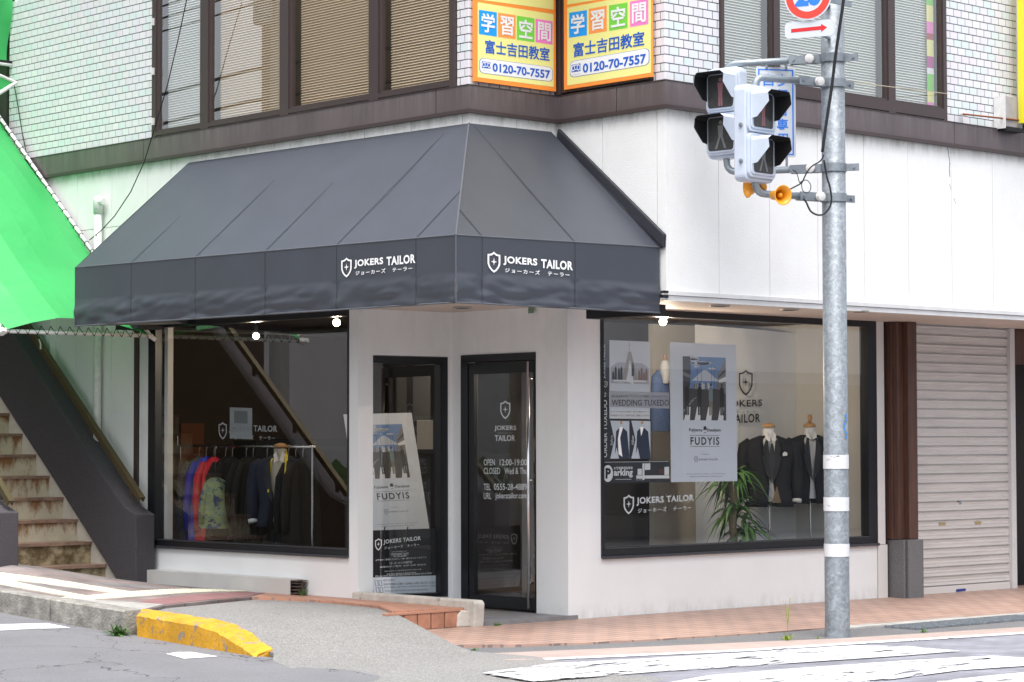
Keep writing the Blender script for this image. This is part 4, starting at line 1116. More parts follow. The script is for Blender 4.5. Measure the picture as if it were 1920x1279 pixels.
def elbow(p0, p1, p2, n=5):
    out = []
    for k in range(n + 1):
        t = k / n; out.append(p0 * (1 - t) ** 2 + p1 * 2 * t * (1 - t) + p2 * t * t)
    return out
def arm(sig, zc, up):
    """horizontal arm from the pole then bent to the head"""
    P0 = Vector((PX, PY, zc)); tgt = Vector((sig.x, sig.y, zc)); d = (tgt - P0).normalized()
    s = .37 * (1 if up else -1)
    e = elbow(tgt - d * .09, tgt, tgt + Vector((0, 0, -.09 if up else .09)))
    m_ = MB().tube([P0 + d * .28] + e + [Vector((sig.x, sig.y, sig.z + s))], .029, 12)
    a_ = obj('arm', m_, M_GALVL, PO, smooth=True)
    br = MB(); w = Vector((-d.y, d.x, 0)) * .028
    for sgn in (1, -1):
        br.hexa([P0 + d * .08 + w * sgn + Vector((0, 0, -.034)), P0 + d * .36 + w * sgn + Vector((0, 0, -.034)), P0 + d * .36 + w * sgn * 1.25 + Vector((0, 0, -.034)), P0 + d * .08 + w * sgn * 1.25 + Vector((0, 0, -.034)),
                 P0 + d * .08 + w * sgn + Vector((0, 0, .034)), P0 + d * .36 + w * sgn + Vector((0, 0, .034)), P0 + d * .36 + w * sgn * 1.25 + Vector((0, 0, .034)), P0 + d * .08 + w * sgn * 1.25 + Vector((0, 0, .034))])
    ear = P0 - d * .10
    br.hexa([ear - d * x + w * y * .25 + Vector((0, 0, zz)) for zz in (-.03, .03) for x, y in ((0, -1), (.11, -1), (.11, 1), (0, 1))])
    br.tube([P0 + Vector((0, 0, -.034)), P0 + Vector((0, 0, .034))], .107, 30)
    br.tube([P0 - d * .17 - w, P0 - d * .17 + w], .012, 8)
    for dd in (.16, .32): br.tube([P0 + d * dd - w * 1.6, P0 + d * dd + w * 1.6], .011, 6)
    obj('bracket', br, pm('bracket_steel', (.27, .30, .33), .45, metal=.6, var=(20, .15)), a_)
    ins = MB(); c = P0 + d * .18 + Vector((0, 0, .0)) + w * 1.3
    ins.lathe(c, w, [(0, .0), (.001, .032), (.012, .036), (.02, .028), (.03, .036), (.045, .036), (.05, .018), (.052, 0)], 16)
    obj('insulator', ins, pm('porcelain', (.72, .70, .68), .3), a_)
    return d
arm(A1, zp(104), True); arm(A1, zp(312), False); arm(A2, zp(152), True); arm(A2, zp(369), False)
# two pedestrian signal heads
def rbox(m, x0, x1, y0, y1, z0, z1, r, mi=0, n=4):
    pts = []
    for cx, cz, q in ((x1 - r, z0 + r, -90), (x1 - r, z1 - r, 0), (x0 + r, z1 - r, 90), (x0 + r, z0 + r, 180)):
        for k in range(n + 1):
            an = R(q + 90 * k / n); pts.append((cx + r * math.cos(an), y0, cz + r * math.sin(an)))
    m.slab(pts, (0, y1 - y0, 0), mi)
M_LENS = pm('signal_lens', (.06, .061, .06), .15, var=(60, .3))
def man(m, c, s, walk):
    x, y, z = c
    m.face([(x + s * .07 * math.cos(a), y, z + s * .42 + s * .07 * math.sin(a)) for a in [2 * PI * k / 10 for k in range(10)]])
    m.face([(x - s * .12, y, z + s * .33), (x + s * .12, y, z + s * .33), (x + s * .08, y, z - s * .05), (x - s * .08, y, z - s * .05)])
    d = .17 if walk else .03
    m.face([(x - s * .08, y, z - s * .05), (x, y, z - s * .05), (x - s * d + s * .02, y, z - s * .45), (x - s * d - s * .06, y, z - s * .45)])
    m.face([(x, y, z - s * .05), (x + s * .08, y, z - s * .05), (x + s * d + s * .06, y, z - s * .45), (x + s * d - s * .02, y, z - s * .45)])
def ped_signal(label, loc, rz, w=.36, h=.75):
    root = thing('pedestrian_signal', label, 'traffic light', loc, 'pedestrian signal heads on the pole'); ROOT[root.name] = Vector((0, 0, 0))
    m_ = MB(); rbox(m_, -w / 2, w / 2, -.045, .075, -h / 2, h / 2, .05); obj('housing', m_, M_SIGW, root, bevel=.012)
    hz = MB()
    for z0_ in (.06, -.23): hz.tube([(-w / 2 - .012, .0, z0_), (-w / 2 + .01, .0, z0_)], .018, 8).tube([(-w / 2 - .02, .0, z0_), (-w / 2 - .012, .0, z0_)], .010, 6)
    obj('hinge_bolt', hz, M_GALV, root)
    for k, zc in enumerate((h * .235, -h * .235)):
        dr = MB(); rbox(dr, -w / 2 + .008, w / 2 - .008, -.072, -.046, zc - h * .235 + .006, zc + h * .235 - .004, .045)
        rbox(dr, -w / 2 + .03, w / 2 - .03, -.082, -.073, zc - .155, zc + .155, .03)
        d_ = obj('lamp_door', dr, M_SIGW, root, bevel=.006)
        ln = MB(); rbox(ln, -.128, .128, -.0835, -.0825, zc - .138, zc + .138, .025); obj('lens', ln, M_LENS, d_)
        mn = MB(); man(mn, (0, -.0845, zc - .01), .25, k == 1); obj('figure', mn, pm('figure_red', (.32, .14, .16), .5) if k == 0 else pm('figure_grey', (.22, .23, .23), .5), d_)
        # visor: flat top with rounded corners and tapering cheeks
        L_, hw, tz = .185, .150, zc + .150
        def cheek(sx, inset, flip):
            x = sx * (hw - inset); return [(x, -.07, tz - .03), (x, -.07 - L_ + .01, tz - .03), (x, -.07 - L_, tz - .10), (x, -.07 - .065, tz - .215), (x, -.07, tz - .225)]
        vis = MB(); lin = MB(); t = .004
        for mm, ins in ((vis, 0), (lin, t)):
            for sx in (-1, 1): mm.face(cheek(sx, ins, 0))
            x1, z1 = hw - ins, tz - ins; c = .03
            mm.face([(-x1 + c, -.07, z1), (x1 - c, -.07, z1), (x1 - c, -.07 - L_, z1 - .004), (-x1 + c, -.07 - L_, z1 - .004)])
            for sx in (-1, 1): mm.face([(sx * (x1 - c), -.07, z1), (sx * x1, -.07, z1 - c + ins), (sx * x1, -.07 - L_ + .01, z1 - c + ins), (sx * (x1 - c), -.07 - L_, z1 - .004)])
        vo = obj('visor', vis, M_SIGW, root); obj('visor_lining', lin, M_MATB, vo)
    root.rotation_euler = (0, 0, rz)
    return root
ped_signal('rear white pedestrian signal whose hoods point left', A1, R(-84), .33, .76)
ped_signal('front white pedestrian signal whose hoods point right', A2, R(4), .37, .78)
# blue and white notice board hanging behind the signals
def plate(name, label, cat, c, u, w, h, mat_, t=.006, r=.02, group=None):
    root = thing(name, label, cat, c); u = Vector(u).normalized(); v = Vector((0, 0, 1)); nn = u.cross(v).normalized()
    if nn.dot(CAM_LOC - c) < 0: nn = -nn
    m_ = MB(); pts = []
    for cx, cz, q in ((w / 2 - r, -h / 2 + r, -90), (w / 2 - r, h / 2 - r, 0), (-w / 2 + r, h / 2 - r, 90), (-w / 2 + r, -h / 2 + r, 180)):
        for k in range(5):
            an = R(q + 22.5 * k); pts.append(c + u * (cx + r * math.cos(an)) + v * (cz + r * math.sin(an)))
    m_.slab(pts, nn * -t); obj('plate', m_, mat_, root)
    return root, Panel(c - u * w / 2 - v * h / 2, u * w, v * h, .0015)
cN = atd(1455, 210, 19.62)
M_PLW = pm('sign_white', (.58, .61, .66), .35); M_BLU = pm('sign_bright_blue', (.02, .19, .72), .4)
rN, pN = plate('notice_sign', 'tall white sign with blue border hanging behind the pedestrian signals', 'sign', cN, (.86, -.5, 0), .345, .75, M_PLW)
m_ = MB()
def frame_rects(P, m, a, b, ta, tb):
    P.rect(m, a, b, 1 - a, b + tb); P.rect(m, a, 1 - b - tb, 1 - a, 1 - b); P.rect(m, a, b + tb, a + ta, 1 - b - tb); P.rect(m, 1 - a - ta, b + tb, 1 - a, 1 - b - tb)
frame_rects(pN, m_, .055, .025, .035, .014); obj('border', m_, M_BLU, rN)
for i, (c1_, c2_) in enumerate(zip('自転車専用', '歩行者専用')):
    m_ = MB(); pN.text(m_, c1_, .19, .79 - i * .165, .44, .92 - i * .165, .02); obj('character', m_, M_BLU, rN)
    m_ = MB(); pN.text(m_, c2_, .52, .79 - i * .165, .80, .92 - i * .165, .02); obj('character', m_, M_BLU, rN)
m_ = MB()
for dx in (-.08, .09):
    q = cN + Vector((.86, -.5, 0)).normalized() * dx; m_.tube([q + Vector((0, 0, .36)), Vector((q.x, q.y, zp(106) + .03))], .012, 6); m_.tube([q + Vector((0, 0, -.36)), Vector((q.x, q.y, zp(316)))], .012, 6)
obj('hanger', m_, M_GALVL, rN)
# round speed sign and arrow plate
uR = Vector((.39, -.92, 0)).normalized()
cR = atd(1515, -8, 18.95); nR = Vector((-.92, -.39, 0)).normalized()
rs = thing('speed_limit_sign', 'round red bordered speed sign with blue 20, cut by the top edge', 'sign', cR)
def disc(m, c, r0, r1, off_, n=40):
    for k in range(n):
        a, b = 2 * PI * k / n, 2 * PI * (k + 1) / n
        f = lambda r_, t: c + nR * off_ + uR * (r_ * math.cos(t)) + Vector((0, 0, r_ * math.sin(t)))
        if r0 > 0: m.face([f(r0, a), f(r1, a), f(r1, b), f(r0, b)])
        else: m.face([c + nR * off_, f(r1, a), f(r1, b)])
m_ = MB(); m_.tube([cR - nR * .004, cR], .196, 40); obj('plate', m_, M_PLW, rs)
m_ = MB(); disc(m_, cR, .128, .185, .0015); obj('red_ring', m_, pm('sign_signal_red', (.75, .05, .03), .4), rs)
pr_ = Panel(cR - uR * .11 - Vector((0, 0, .085)), uR * .22, Vector((0, 0, .17)), .0015)
m_ = MB(); pr_.text(m_, '20', 0, 0, 1, 1, .06); obj('numerals', m_, M_BLU, rs)
m_ = MB(); m_.box(cR.x + .02, PX, cR.y, cR.y + .02, cR.z - .02, cR.z + .02); m_.tube([cR - nR * .006, Vector((PX, PY, cR.z)) ], .018, 8); obj('bracket', m_, M_GALVL, rs)
cP = atd(1517.5, 54.5, 18.95)
rp, pp = plate('arrow_plate', 'small white plate with a red arrow pointing right', 'sign', cP, uR, .41, .132, M_PLW, r=.035)
m_ = MB(); pp.poly(m_, [(.13, .36), (.74, .40), (.74, .27), (.86, .52), (.74, .76), (.74, .63), (.13, .58)]); obj('arrow', m_, pm('sign_arrow_red', (.60, .015, .02), .4), rp)
m_ = MB(); m_.tube([cP - nR * .006, Vector((PX, PY, cP.z))], .015, 8); obj('bracket', m_, M_GALVL, rp)
# loudspeaker horns
M_HORN = pm('orange_horn', (.80, .34, .02), .4)
def horn(label, c, ax):
    root = thing('horn_speaker', label, 'speaker', c, 'orange horn speakers below the signals'); ax = Vector(ax).normalized()
    m_ = MB().lathe(c, ax, [(-.11, .0), (-.11, .033), (-.10, .037), (-.02, .042), (.02, .056), (.05, .078), (.053, .081), (.053, .076), (.03, .055), (-.02, .034), (-.06, .026)], 28)
    o = obj('horn', m_, M_HORN, root, smooth=True)
    obj('throat', MB().lathe(c, ax, [(-.03, .02), (.02, .018), (.026, .012), (.028, 0)], 14), M_HORN, root, smooth=True)
    return root
cH = atd(1462, 366, 18.9); horn('orange horn loudspeaker mounted on the lowest arm', cH, (-.30, -.95, -.08))
cH2 = atd(1412, 352, 19.2); horn('orange horn mostly hidden behind the foot of the front signal', cH2, (-.85, .35, -.1))
# cables
def cable(label, px, d, r=.006, name='cable'):
    P = [atd(x, y, d) for x, y in px]
    out = []
    for i in range(len(P) - 1):
        a = P[max(0, i - 1)]; b = P[i]; c = P[i + 1]; e = P[min(len(P) - 1, i + 2)]
        for k in range(5):
            t = k / 5
            out.append(.5 * ((2 * b) + (c - a) * t + (2 * a - 5 * b + 4 * c - e) * t * t + (3 * b - a - 3 * c + e) * t ** 3))
    out.append(P[-1])
    return tag(obj(name, MB().tube(out, r, 7), M_RUBBER, origin=P[0], smooth=True), label, 'cable')
cable('thick black cable bundle running down the front of the pole', [(1583, -10), (1579, 20), (1573, 60), (1566, 110), (1560, 160), (1554, 200), (1548, 240), (1542, 285)], 19.16, .013)
cable('black cable curving left from the pole towards the horn speaker', [(1545, 290), (1538, 302), (1522, 312), (1512, 325), (1505, 340), (1500, 345), (1485, 353), (1472, 360)], 19.12, .006)
cable('black cable loop hanging under the lowest arm', [(1545, 300), (1550, 330), (1556, 350), (1559, 372), (1556, 388), (1545, 401), (1533, 403), (1520, 396), (1512, 380), (1506, 372)], 19.14, .008)
cable('thin black cable loop above the lowest arm', [(1486, 318), (1494, 325), (1499, 342), (1503, 340), (1513, 338), (1520, 347), (1519, 357), (1512, 362), (1505, 357), (1503, 345), (1506, 338)], 19.1, .0035)
cable('short black cable behind the front signal foot', [(1425, 348), (1432, 355), (1441, 360)], 19.1, .004)

# ================================================================== OUTSIDE STAIR AND GREEN TARPAULINS
ST = thing('outside_staircase', 'steep outside staircase with rust streaked risers and dark rough side walls', 'staircase', (-1.7, 5.2, .3))
def rust_mat(name, base, rust, amt, drip=True):
    m = pm(name, base, .8, var=(5, .12), bump=(50, .3, .006)); nt = m.node_tree; b = nt.nodes['Principled BSDF']
    prev = b.inputs['Base Color'].links[0].from_socket; geo = [q for q in nt.nodes if q.type == 'NEW_GEOMETRY'][0]
    mp = _n(nt, 'ShaderNodeMapping'); mp.inputs['Scale'].default_value = (6, 6, 2.2) if drip else (4, 4, 4)
    nt.links.new(geo.outputs['Position'], mp.inputs[0])
    nz = _n(nt, 'ShaderNodeTexNoise'); nz.inputs['Scale'].default_value = 1.6; nz.inputs['Detail'].default_value = 8; nz.inputs['Roughness'].default_value = .7
    nt.links.new(mp.outputs[0], nz.inputs['Vector'])
    sx_ = _n(nt, 'ShaderNodeSeparateXYZ'); nt.links.new(geo.outputs['Position'], sx_.inputs[0])
    m1 = _n(nt, 'ShaderNodeMath', operation='MULTIPLY_ADD'); m1.inputs[1].default_value = 1 / .218; m1.inputs[2].default_value = -.116 / .218 + 4; nt.links.new(sx_.outputs[2], m1.inputs[0])
    m2 = _n(nt, 'ShaderNodeMath', operation='FRACT'); nt.links.new(m1.outputs[0], m2.inputs[0])
    m3 = _n(nt, 'ShaderNodeMapRange'); m3.inputs[1].default_value = .1; m3.inputs[2].default_value = .86; m3.inputs[3].default_value = -.09 if drip else 0; m3.inputs[4].default_value = .10; nt.links.new(m2.outputs[0], m3.inputs[0])
    m4 = _n(nt, 'ShaderNodeMath', operation='ADD'); nt.links.new(nz.outputs[0], m4.inputs[0]); nt.links.new(m3.outputs[0], m4.inputs[1])
    rp = _n(nt, 'ShaderNodeValToRGB'); rp.color_ramp.elements[0].position = amt; rp.color_ramp.elements[1].position = amt + .16
    nt.links.new(m4.outputs[0], rp.inputs[0])
    mx = _n(nt, 'ShaderNodeMix', data_type='RGBA'); mx.inputs[7].default_value = tuple(rust) + (1,)
    ml = _n(nt, 'ShaderNodeMath', operation='MULTIPLY'); ml.inputs[1].default_value = .9
    nt.links.new(rp.outputs[0], ml.inputs[0]); nt.links.new(ml.outputs[0], mx.inputs[0]); nt.links.new(prev, mx.inputs[6]); nt.links.new(mx.outputs[2], b.inputs['Base Color'])
    return m
M_RIS = rust_mat('rusty_riser', (.56, .50, .38), (.24, .095, .022), .46)
M_RISD = rust_mat('mouldy_riser', (.40, .33, .21), (.09, .06, .02), .47, False)
M_TRD = pm('tread_slab', (.27, .17, .125), .7, var=(7, .4))
M_STR = pm('dark_rough_render', (.062, .056, .064), .85, var=(60, .25), bump=(110, .9, .008))
M_SIDE = pm('cream_side_wall', (.56, .53, .46), .8, var=(5, .12))
yk_, zk_ = 5.01, .116
for k in range(18):
    y0, z0 = 5.30 + .2665 * k, .116 + .218 * k      # foot of riser k; its tread is at z0 + .218
    obj('riser', MB().box(-2.93, -1.281, y0, y0 + .04, z0 - .02, z0 + .188), M_RISD if k < 2 else M_RIS, ST)
    obj('tread', MB().box(-2.93, -1.281, y0 - .022, y0 + .30, z0 + .188, z0 + .218), M_TRD, ST)
obj('side_wall', MB().slab([(-1.28, 5.0, .0), (-1.28, 5.0, .36), (-1.28, 9.0, 3.7), (-1.28, 9.9, 3.7), (-1.28, 9.9, .0)], (.15, 0, 0)), M_SIDE, ST)
prof_r = [(4.685, .1), (4.93, .1), (5.056, .223), (6.187, 1.164), (7.26, 2.028), (9.2, 3.62), (9.2, 4.57), (6.945, 2.64), (5.236, 1.174), (4.90, .915), (4.685, .84)]
obj('stair_wall', MB().slab([(-1.33, y, z) for y, z in prof_r], (.22, 0, 0)), M_STR, ST, bevel=.01)
prof_l = [(4.20, .1), (9.2, .1), (9.2, 5.05), (4.62, 1.12), (4.45, .99), (4.20, .91)]
obj('stair_wall', MB().slab([(-3.15, y, z) for y, z in prof_l], (.22, 0, 0)), M_STR, ST, bevel=.01)
M_BRZ = pm('bronze_rail', (.12, .095, .05), .35, metal=.6)
def rail(a, b):
    a, b = Vector(a), Vector(b); d = (b - a).normalized(); n_ = Vector((0, -d.z, d.y))
    m_ = MB()
    for (x0_, x1_, h0, h1) in ((-.03, .03, .0, .022), (-.03, -.02, -.035, 0), (.02, .03, -.035, 0)):
        m_.hexa([a + Vector((x0_, 0, 0)) + n_ * h0, a + Vector((x1_, 0, 0)) + n_ * h0, b + Vector((x1_, 0, 0)) + n_ * h0, b + Vector((x0_, 0, 0)) + n_ * h0,
                 a + Vector((x0_, 0, 0)) + n_ * h1, a + Vector((x1_, 0, 0)) + n_ * h1, b + Vector((x1_, 0, 0)) + n_ * h1, b + Vector((x0_, 0, 0)) + n_ * h1])
    r_ = obj('handrail', m_, M_BRZ, ST)
    bk = MB(); L_ = (b - a).length; t = .25
    while t < L_:
        p = a + d * t; bk.box(p.x - .008, p.x + .008, p.y - .03, p.y + .03, p.z - .14, p.z - .02); t += .95
    obj('rail_bracket', bk, M_BRAL, r_)
rail((-1.25, 4.70, .99), (-1.25, 9.2, 4.74)); rail((-3.00, 4.22, 1.00), (-3.00, 9.2, 5.27))

def tarp_mat(name, c, tc):
    m = bpy.data.materials.new(name); m.use_nodes = True; nt = m.node_tree; nt.nodes.clear()
    out = _n(nt, 'ShaderNodeOutputMaterial'); mx = _n(nt, 'ShaderNodeMixShader'); mx.inputs[0].default_value = .35
    b = _n(nt, 'ShaderNodeBsdfPrincipled'); b.inputs['Roughness'].default_value = .45
    t = _n(nt, 'ShaderNodeBsdfTranslucent'); t.inputs[0].default_value = tuple(tc) + (1,)
    geo = _n(nt, 'ShaderNodeNewGeometry'); nz = _n(nt, 'ShaderNodeTexNoise'); nz.inputs['Scale'].default_value = 1.4; nz.inputs['Detail'].default_value = 3
    nt.links.new(geo.outputs['Position'], nz.inputs['Vector'])
    cm = _n(nt, 'ShaderNodeMix', data_type='RGBA'); cm.inputs[6].default_value = tuple(x * .85 for x in c) + (1,); cm.inputs[7].default_value = tuple(min(1, x * 1.15) for x in c) + (1,)
    nt.links.new(nz.outputs[0], cm.inputs[0]); nt.links.new(cm.outputs[2], b.inputs['Base Color'])
    bp = _n(nt, 'ShaderNodeBump'); bp.inputs['Strength'].default_value = .35; bp.inputs['Distance'].default_value = .05; n2 = _n(nt, 'ShaderNodeTexNoise'); n2.inputs['Scale'].default_value = 2.2; n2.inputs['Distortion'].default_value = 1
    nt.links.new(geo.outputs['Position'], n2.inputs['Vector']); nt.links.new(n2.outputs[0], bp.inputs['Height']); nt.links.new(bp.outputs[0], b.inputs['Normal'])
    nt.links.new(b.outputs[0], mx.inputs[1]); nt.links.new(t.outputs[0], mx.inputs[2]); nt.links.new(mx.outputs[0], out.inputs[0])
    return m
M_TARP = tarp_mat('green_tarpaulin', (.070, .56, .155), (.03, .30, .07)); M_TARPD = tarp_mat('deep_green_tarpaulin', (.01, .42, .06), (.01, .35, .05))
M_PIPE = pm('white_pipe', (.66, .66, .64), .4, var=(20, .12)); M_ROPE = pm('black_lacing', (.02, .02, .02), .8)
CN = thing('tarpaulin_canopy', 'bright green tarpaulin canopy laced to white pipes above the outside stair', 'canopy', (-1.9, 6, 2.6))
XR, XF = -1.14, -2.80
F0 = Vector((0, 4.76, 2.60)); F1 = Vector((0, 9.6, 6.72)); dS = (F1 - F0)
def canopy(u, v):
    x = XR + (XF - XR) * u
    arch = [0, .13, .20, .235, .245, .15, 0]
    t = u * 6; i = min(5, int(t)); h = arch[i] + (arch[i + 1] - arch[i]) * (t - i)
    p = Vector((x, 0, 0)) + F0 + dS * v
    sagv = .04 * math.sin(v * 3 * PI) ** 2
    q = p + Vector((0, -.64, .77)) * (h * .72 - sagv)
    q += Vector((0, -.64, .77)) * (.018 * mnoise.noise(Vector((x * 1.8, v * 9, 0))))
    if v < .03: q.y -= 0.02
    return q
obj('tarpaulin', MB().grid(canopy, 6, 14), M_TARP, CN)
pp_ = MB(); off_ = Vector((0, .02, -.02))
obj('pipe', MB().tube([Vector((XR + .04, 0, 0)) + F0, Vector((XF - .05, 0, 0)) + F0], .021, 10), M_PIPE, CN, smooth=True)
obj('pipe', MB().tube([Vector((XR + .015, 0, 0)) + F0, Vector((XR + .015, 0, 0)) + F1], .021, 10), M_PIPE, CN, smooth=True)
obj('pipe', MB().tube([Vector((XF, 0, 0)) + F0, Vector((XF, 0, 0)) + F1], .021, 10), M_PIPE, CN, smooth=True)
obj('pipe_joint', MB().tube([Vector((XF + .05, 0, 0)) + F0, Vector((XF - .08, 0, 0)) + F0], .032, 10).tube([Vector((XF, 0, 0)) + F0 - dS.normalized() * .04, Vector((XF, 0, 0)) + F0 + dS.normalized() * .08], .032, 10).tube([Vector((XR + .07, -.02, -.04)) + F0, Vector((XR - .05, .05, .05)) + F0], .024, 8), M_PIPE, CN)
lc = MB()
k = 0; x = XR - .02
while x > XF:
    a = Vector((x, 4.735, 2.58)); b = Vector((x - .05, 4.76, 2.66)); c = Vector((x - .10, 4.735, 2.58))
    lc.tube([a, b], .004, 4).tube([b, c], .004, 4).tube([c, c + Vector((0, .045, .02)), c + Vector((0, .02, .045))], .004, 4)
    x -= .105
t = .02
while t < 1:
    p = Vector((XR + .015, 0, 0)) + F0 + dS * t; q = Vector((XR - .06, 0, 0)) + F0 + dS * (t + .004) + Vector((0, -.03, .03))
    ring = [p + Vector((.026 * math.cos(a), .02 * math.sin(a) * -.6, .026 * math.sin(a))) for a in [k_ * PI / 3 for k_ in range(7)]]
    lc.tube(ring, .004, 4); lc.tube([p + Vector((-.02, -.01, .0)), q], .004, 4); t += .022
lo = obj('lacing', lc, M_ROPE, CN); lo['kind'] = 'stuff'
obj('hanging_hook', MB().tube([atd(73, 636, 23.9), atd(76, 645, 23.9), atd(76, 655, 23.9)], .008, 6), M_PIPE, CN)
UT = thing('upper_tarpaulin', 'deep green tarpaulin sheet hanging at the upper left beside white tiles', 'tarpaulin', (-2, 7.6, 5.6))
def ut(u, v):
    x = XL - .02 - .5 * u; z = 5.66 + 1.4 * v
    return Vector((x, 7.56 + .05 * mnoise.noise(Vector((x * 3, z * 2.5, 0))) - .05 * v + .04 * math.sin((x * 1.5 + z) * 5), z))
obj('sheet', MB().grid(ut, 30, 24), M_TARP, UT, smooth=True)
obj('pipe', MB().tube([(XL + .0, 7.55, 5.635), (-1.8, 7.55, 5.64)], .02, 8), M_PIPE, UT)
obj('edge_batten', MB().box(-1.6, XL, 7.53, 7.57, 5.652, 5.675), M_MATB, UT)
e0, e1, e2 = at(30, 155, 'y', 7.4), at(-60, 115, 'y', 7.4), at(-80, 225, 'y', 7.4)
obj('pipe', MB().tube([e1, e0], .018, 8).tube([e0, e2], .022, 8), M_PIPE, UT)
obj('sheet', MB().face([e0, e1, e2]), M_TARP, UT)
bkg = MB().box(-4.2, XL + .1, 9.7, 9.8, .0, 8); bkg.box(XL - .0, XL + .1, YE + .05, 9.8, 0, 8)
tag(obj('shaded_back_wall', bkg, pm('dark_green_shade', (.035, .05, .03), .9), origin=(-2, 9.7, 0)), 'back wall painted dark for the shade behind the green tarpaulins', 'wall')  # dark colour stands for the shaded interior behind the tarpaulins

# pipes and wires on the left wall
pv = MB(); pv.tube([(-1.115, 5.72, .2), (-1.115, 5.72, 3.93)], .040, 14)
o = tag(obj('drain_pipe', pv, M_PIPE, origin=(-1.11, 5.72, .2), smooth=True), 'white plastic vent pipe with a rounded cap on the left wall', 'pipe')
obj('pipe_cap', MB().lathe((-1.115, 5.72, 3.88), (0, 0, 1), [(0, .048), (.14, .05), (.17, .045), (.185, .02), (.186, 0)], 14), M_PIPE, o, smooth=True)
obj('pipe_cap', MB().tube([(-1.115, 5.70, 4.0), (-1.115, 5.62, 4.0)], .035, 10), M_PIPE, o)
tag(obj('wall_trim', MB().box(-1.085, -1.051, 5.80, 5.93, .2, 2.9), M_STUCCO, origin=(-1.07, 5.9, .2)), 'broad cream upright strip on the left wall above the stair', 'trim')
tag(obj('wall_trim', MB().box(-1.12, -1.051, 6.62, 6.70, .2, 2.9).box(-1.075, -1.051, 6.75, 6.82, .2, 2.9), M_STUCCO, origin=(-1.07, 6.6, .2)), 'narrow upright strip on the wall behind the upper handrail', 'trim')
W = [at(352, -10, 'x', -1.35), at(335, 70, 'x', -1.33), at(314, 160, 'x', -1.32), at(287, 250, 'x', -1.30), at(270, 305, 'x', -1.28), at(245, 360, 'x', -1.25), at(215, 405, 'x', -1.2), at(190, 432, 'x', -1.16), at(168, 450, 'x', -1.14)]
tag(obj('wire', MB().tube(W, .0055, 5), M_RUBBER, origin=W[0]), 'thin black wire sagging across the upper left windows to the wall', 'wire')
W = [at(25, 150, 'x', -1.09), at(34, 200, 'x', -1.09), at(42, 250, 'x', -1.09), at(52, 300, 'x', -1.09)]
tag(obj('wire', MB().tube(W, .006, 5), M_RUBBER, origin=W[0]), 'short black wire down the white tiles at the far left', 'wire')
for y_ in (35, 128, 222):
    p = at(287, y_ + 6, 'x', XL - .03); obj('clip', MB().box(XL - .045, XL - .021, p.y - .012, p.y + .012, p.z - .035, p.z + .035), M_PIPE, B)
# meter box with rusty pipe, yellow sign edge at the far right
mbx = thing('meter_box', 'pale cylindrical utility meter on the tiled wall at the far right', 'meter', (4.9, -1.28, 4.6))
a, b = at(1882, 238, 'y', -1.28), at(1906, 182, 'y', -1.28)
m_ = MB(); rbox(m_, a.x, b.x, -1.29, -1.21, a.z, b.z, .03); obj('case', m_, pm('meter_grey', (.36, .33, .32), .4, var=(5, .2)), mbx, bevel=.01)
obj('base', MB().box(a.x - .03, b.x + .04, -1.34, -1.2, a.z - .04, a.z - .002), M_MATB, mbx)
obj('bracket', MB().box(a.x - .05, a.x - .035, -1.33, -1.2, a.z - .02, b.z - .02), M_PIPE, mbx)
a, b = at(1806, 214, 'y', -1.3), at(1935, 228, 'y', -1.3)
tag(obj('rusty_pipe', MB().tube([a, b], .0085, 8), pm('rust', (.22, .06, .015), .8, var=(20, .3)), origin=a), 'thin rusty rod running along the tiled wall at the far right', 'rod')
tag(obj('insulator_knob', MB().sphere(at(1806, 213, 'y', -1.24), .03), pm('porcelain', (.72, .70, .68), .3), origin=a), 'white insulator knob holding the rusty rod on white tiles', 'insulator')
a = at(1913, 235, 'y', -1.32)
yb = MB().box(a.x + .0, a.x + 1.2, -1.36, -1.30, a.z + .02, a.z + 1.6)
tag(obj('yellow_signboard', yb, pm('signboard_yellow', (.75, .68, .03), .4), origin=a), 'edge of a plain yellow signboard at the upper right', 'sign')
obj('trim_strip', MB().box(ENDR - .03, ENDR + .02, YU - .02, YU + .1, ZB1 + .01, ZT), M_TRIMW, B)
a, b = at(1577, 146, 'y', -1.9), at(1777, 176, 'y', -1.22)
tag(obj('wire', MB().tube([Vector((PX + .11, PY + .02, zp(143))), b], .004, 5), pm('beige_wire', (.40, .36, .24), .7), origin=b), 'thin pale wire from the pole across the upper right windows', 'wire')
# banner seen behind the right hand blind
bn = MB(); p0_ = at(1752, 205, 'y', YU + .09); hz_ = 1.2
cols_ = [M_SP, M_SY, M_SG, M_WHITE, pm('banner_magenta', (.45, .02, .25), .5), M_SY, pm('banner_red', (.4, .02, .02), .5)]
zz = p0_.z
for i in range(14):
    h_ = .06 + .05 * ((i * 7) % 3)
    bn.box(3.70, 3.80, YU + .085, YU + .09, zz, zz + h_ - .002, i % len(cols_)); zz += h_
tag(obj('striped_banner', bn, cols_, origin=p0_), 'narrow multicoloured banner inside the last upper right window', 'banner')

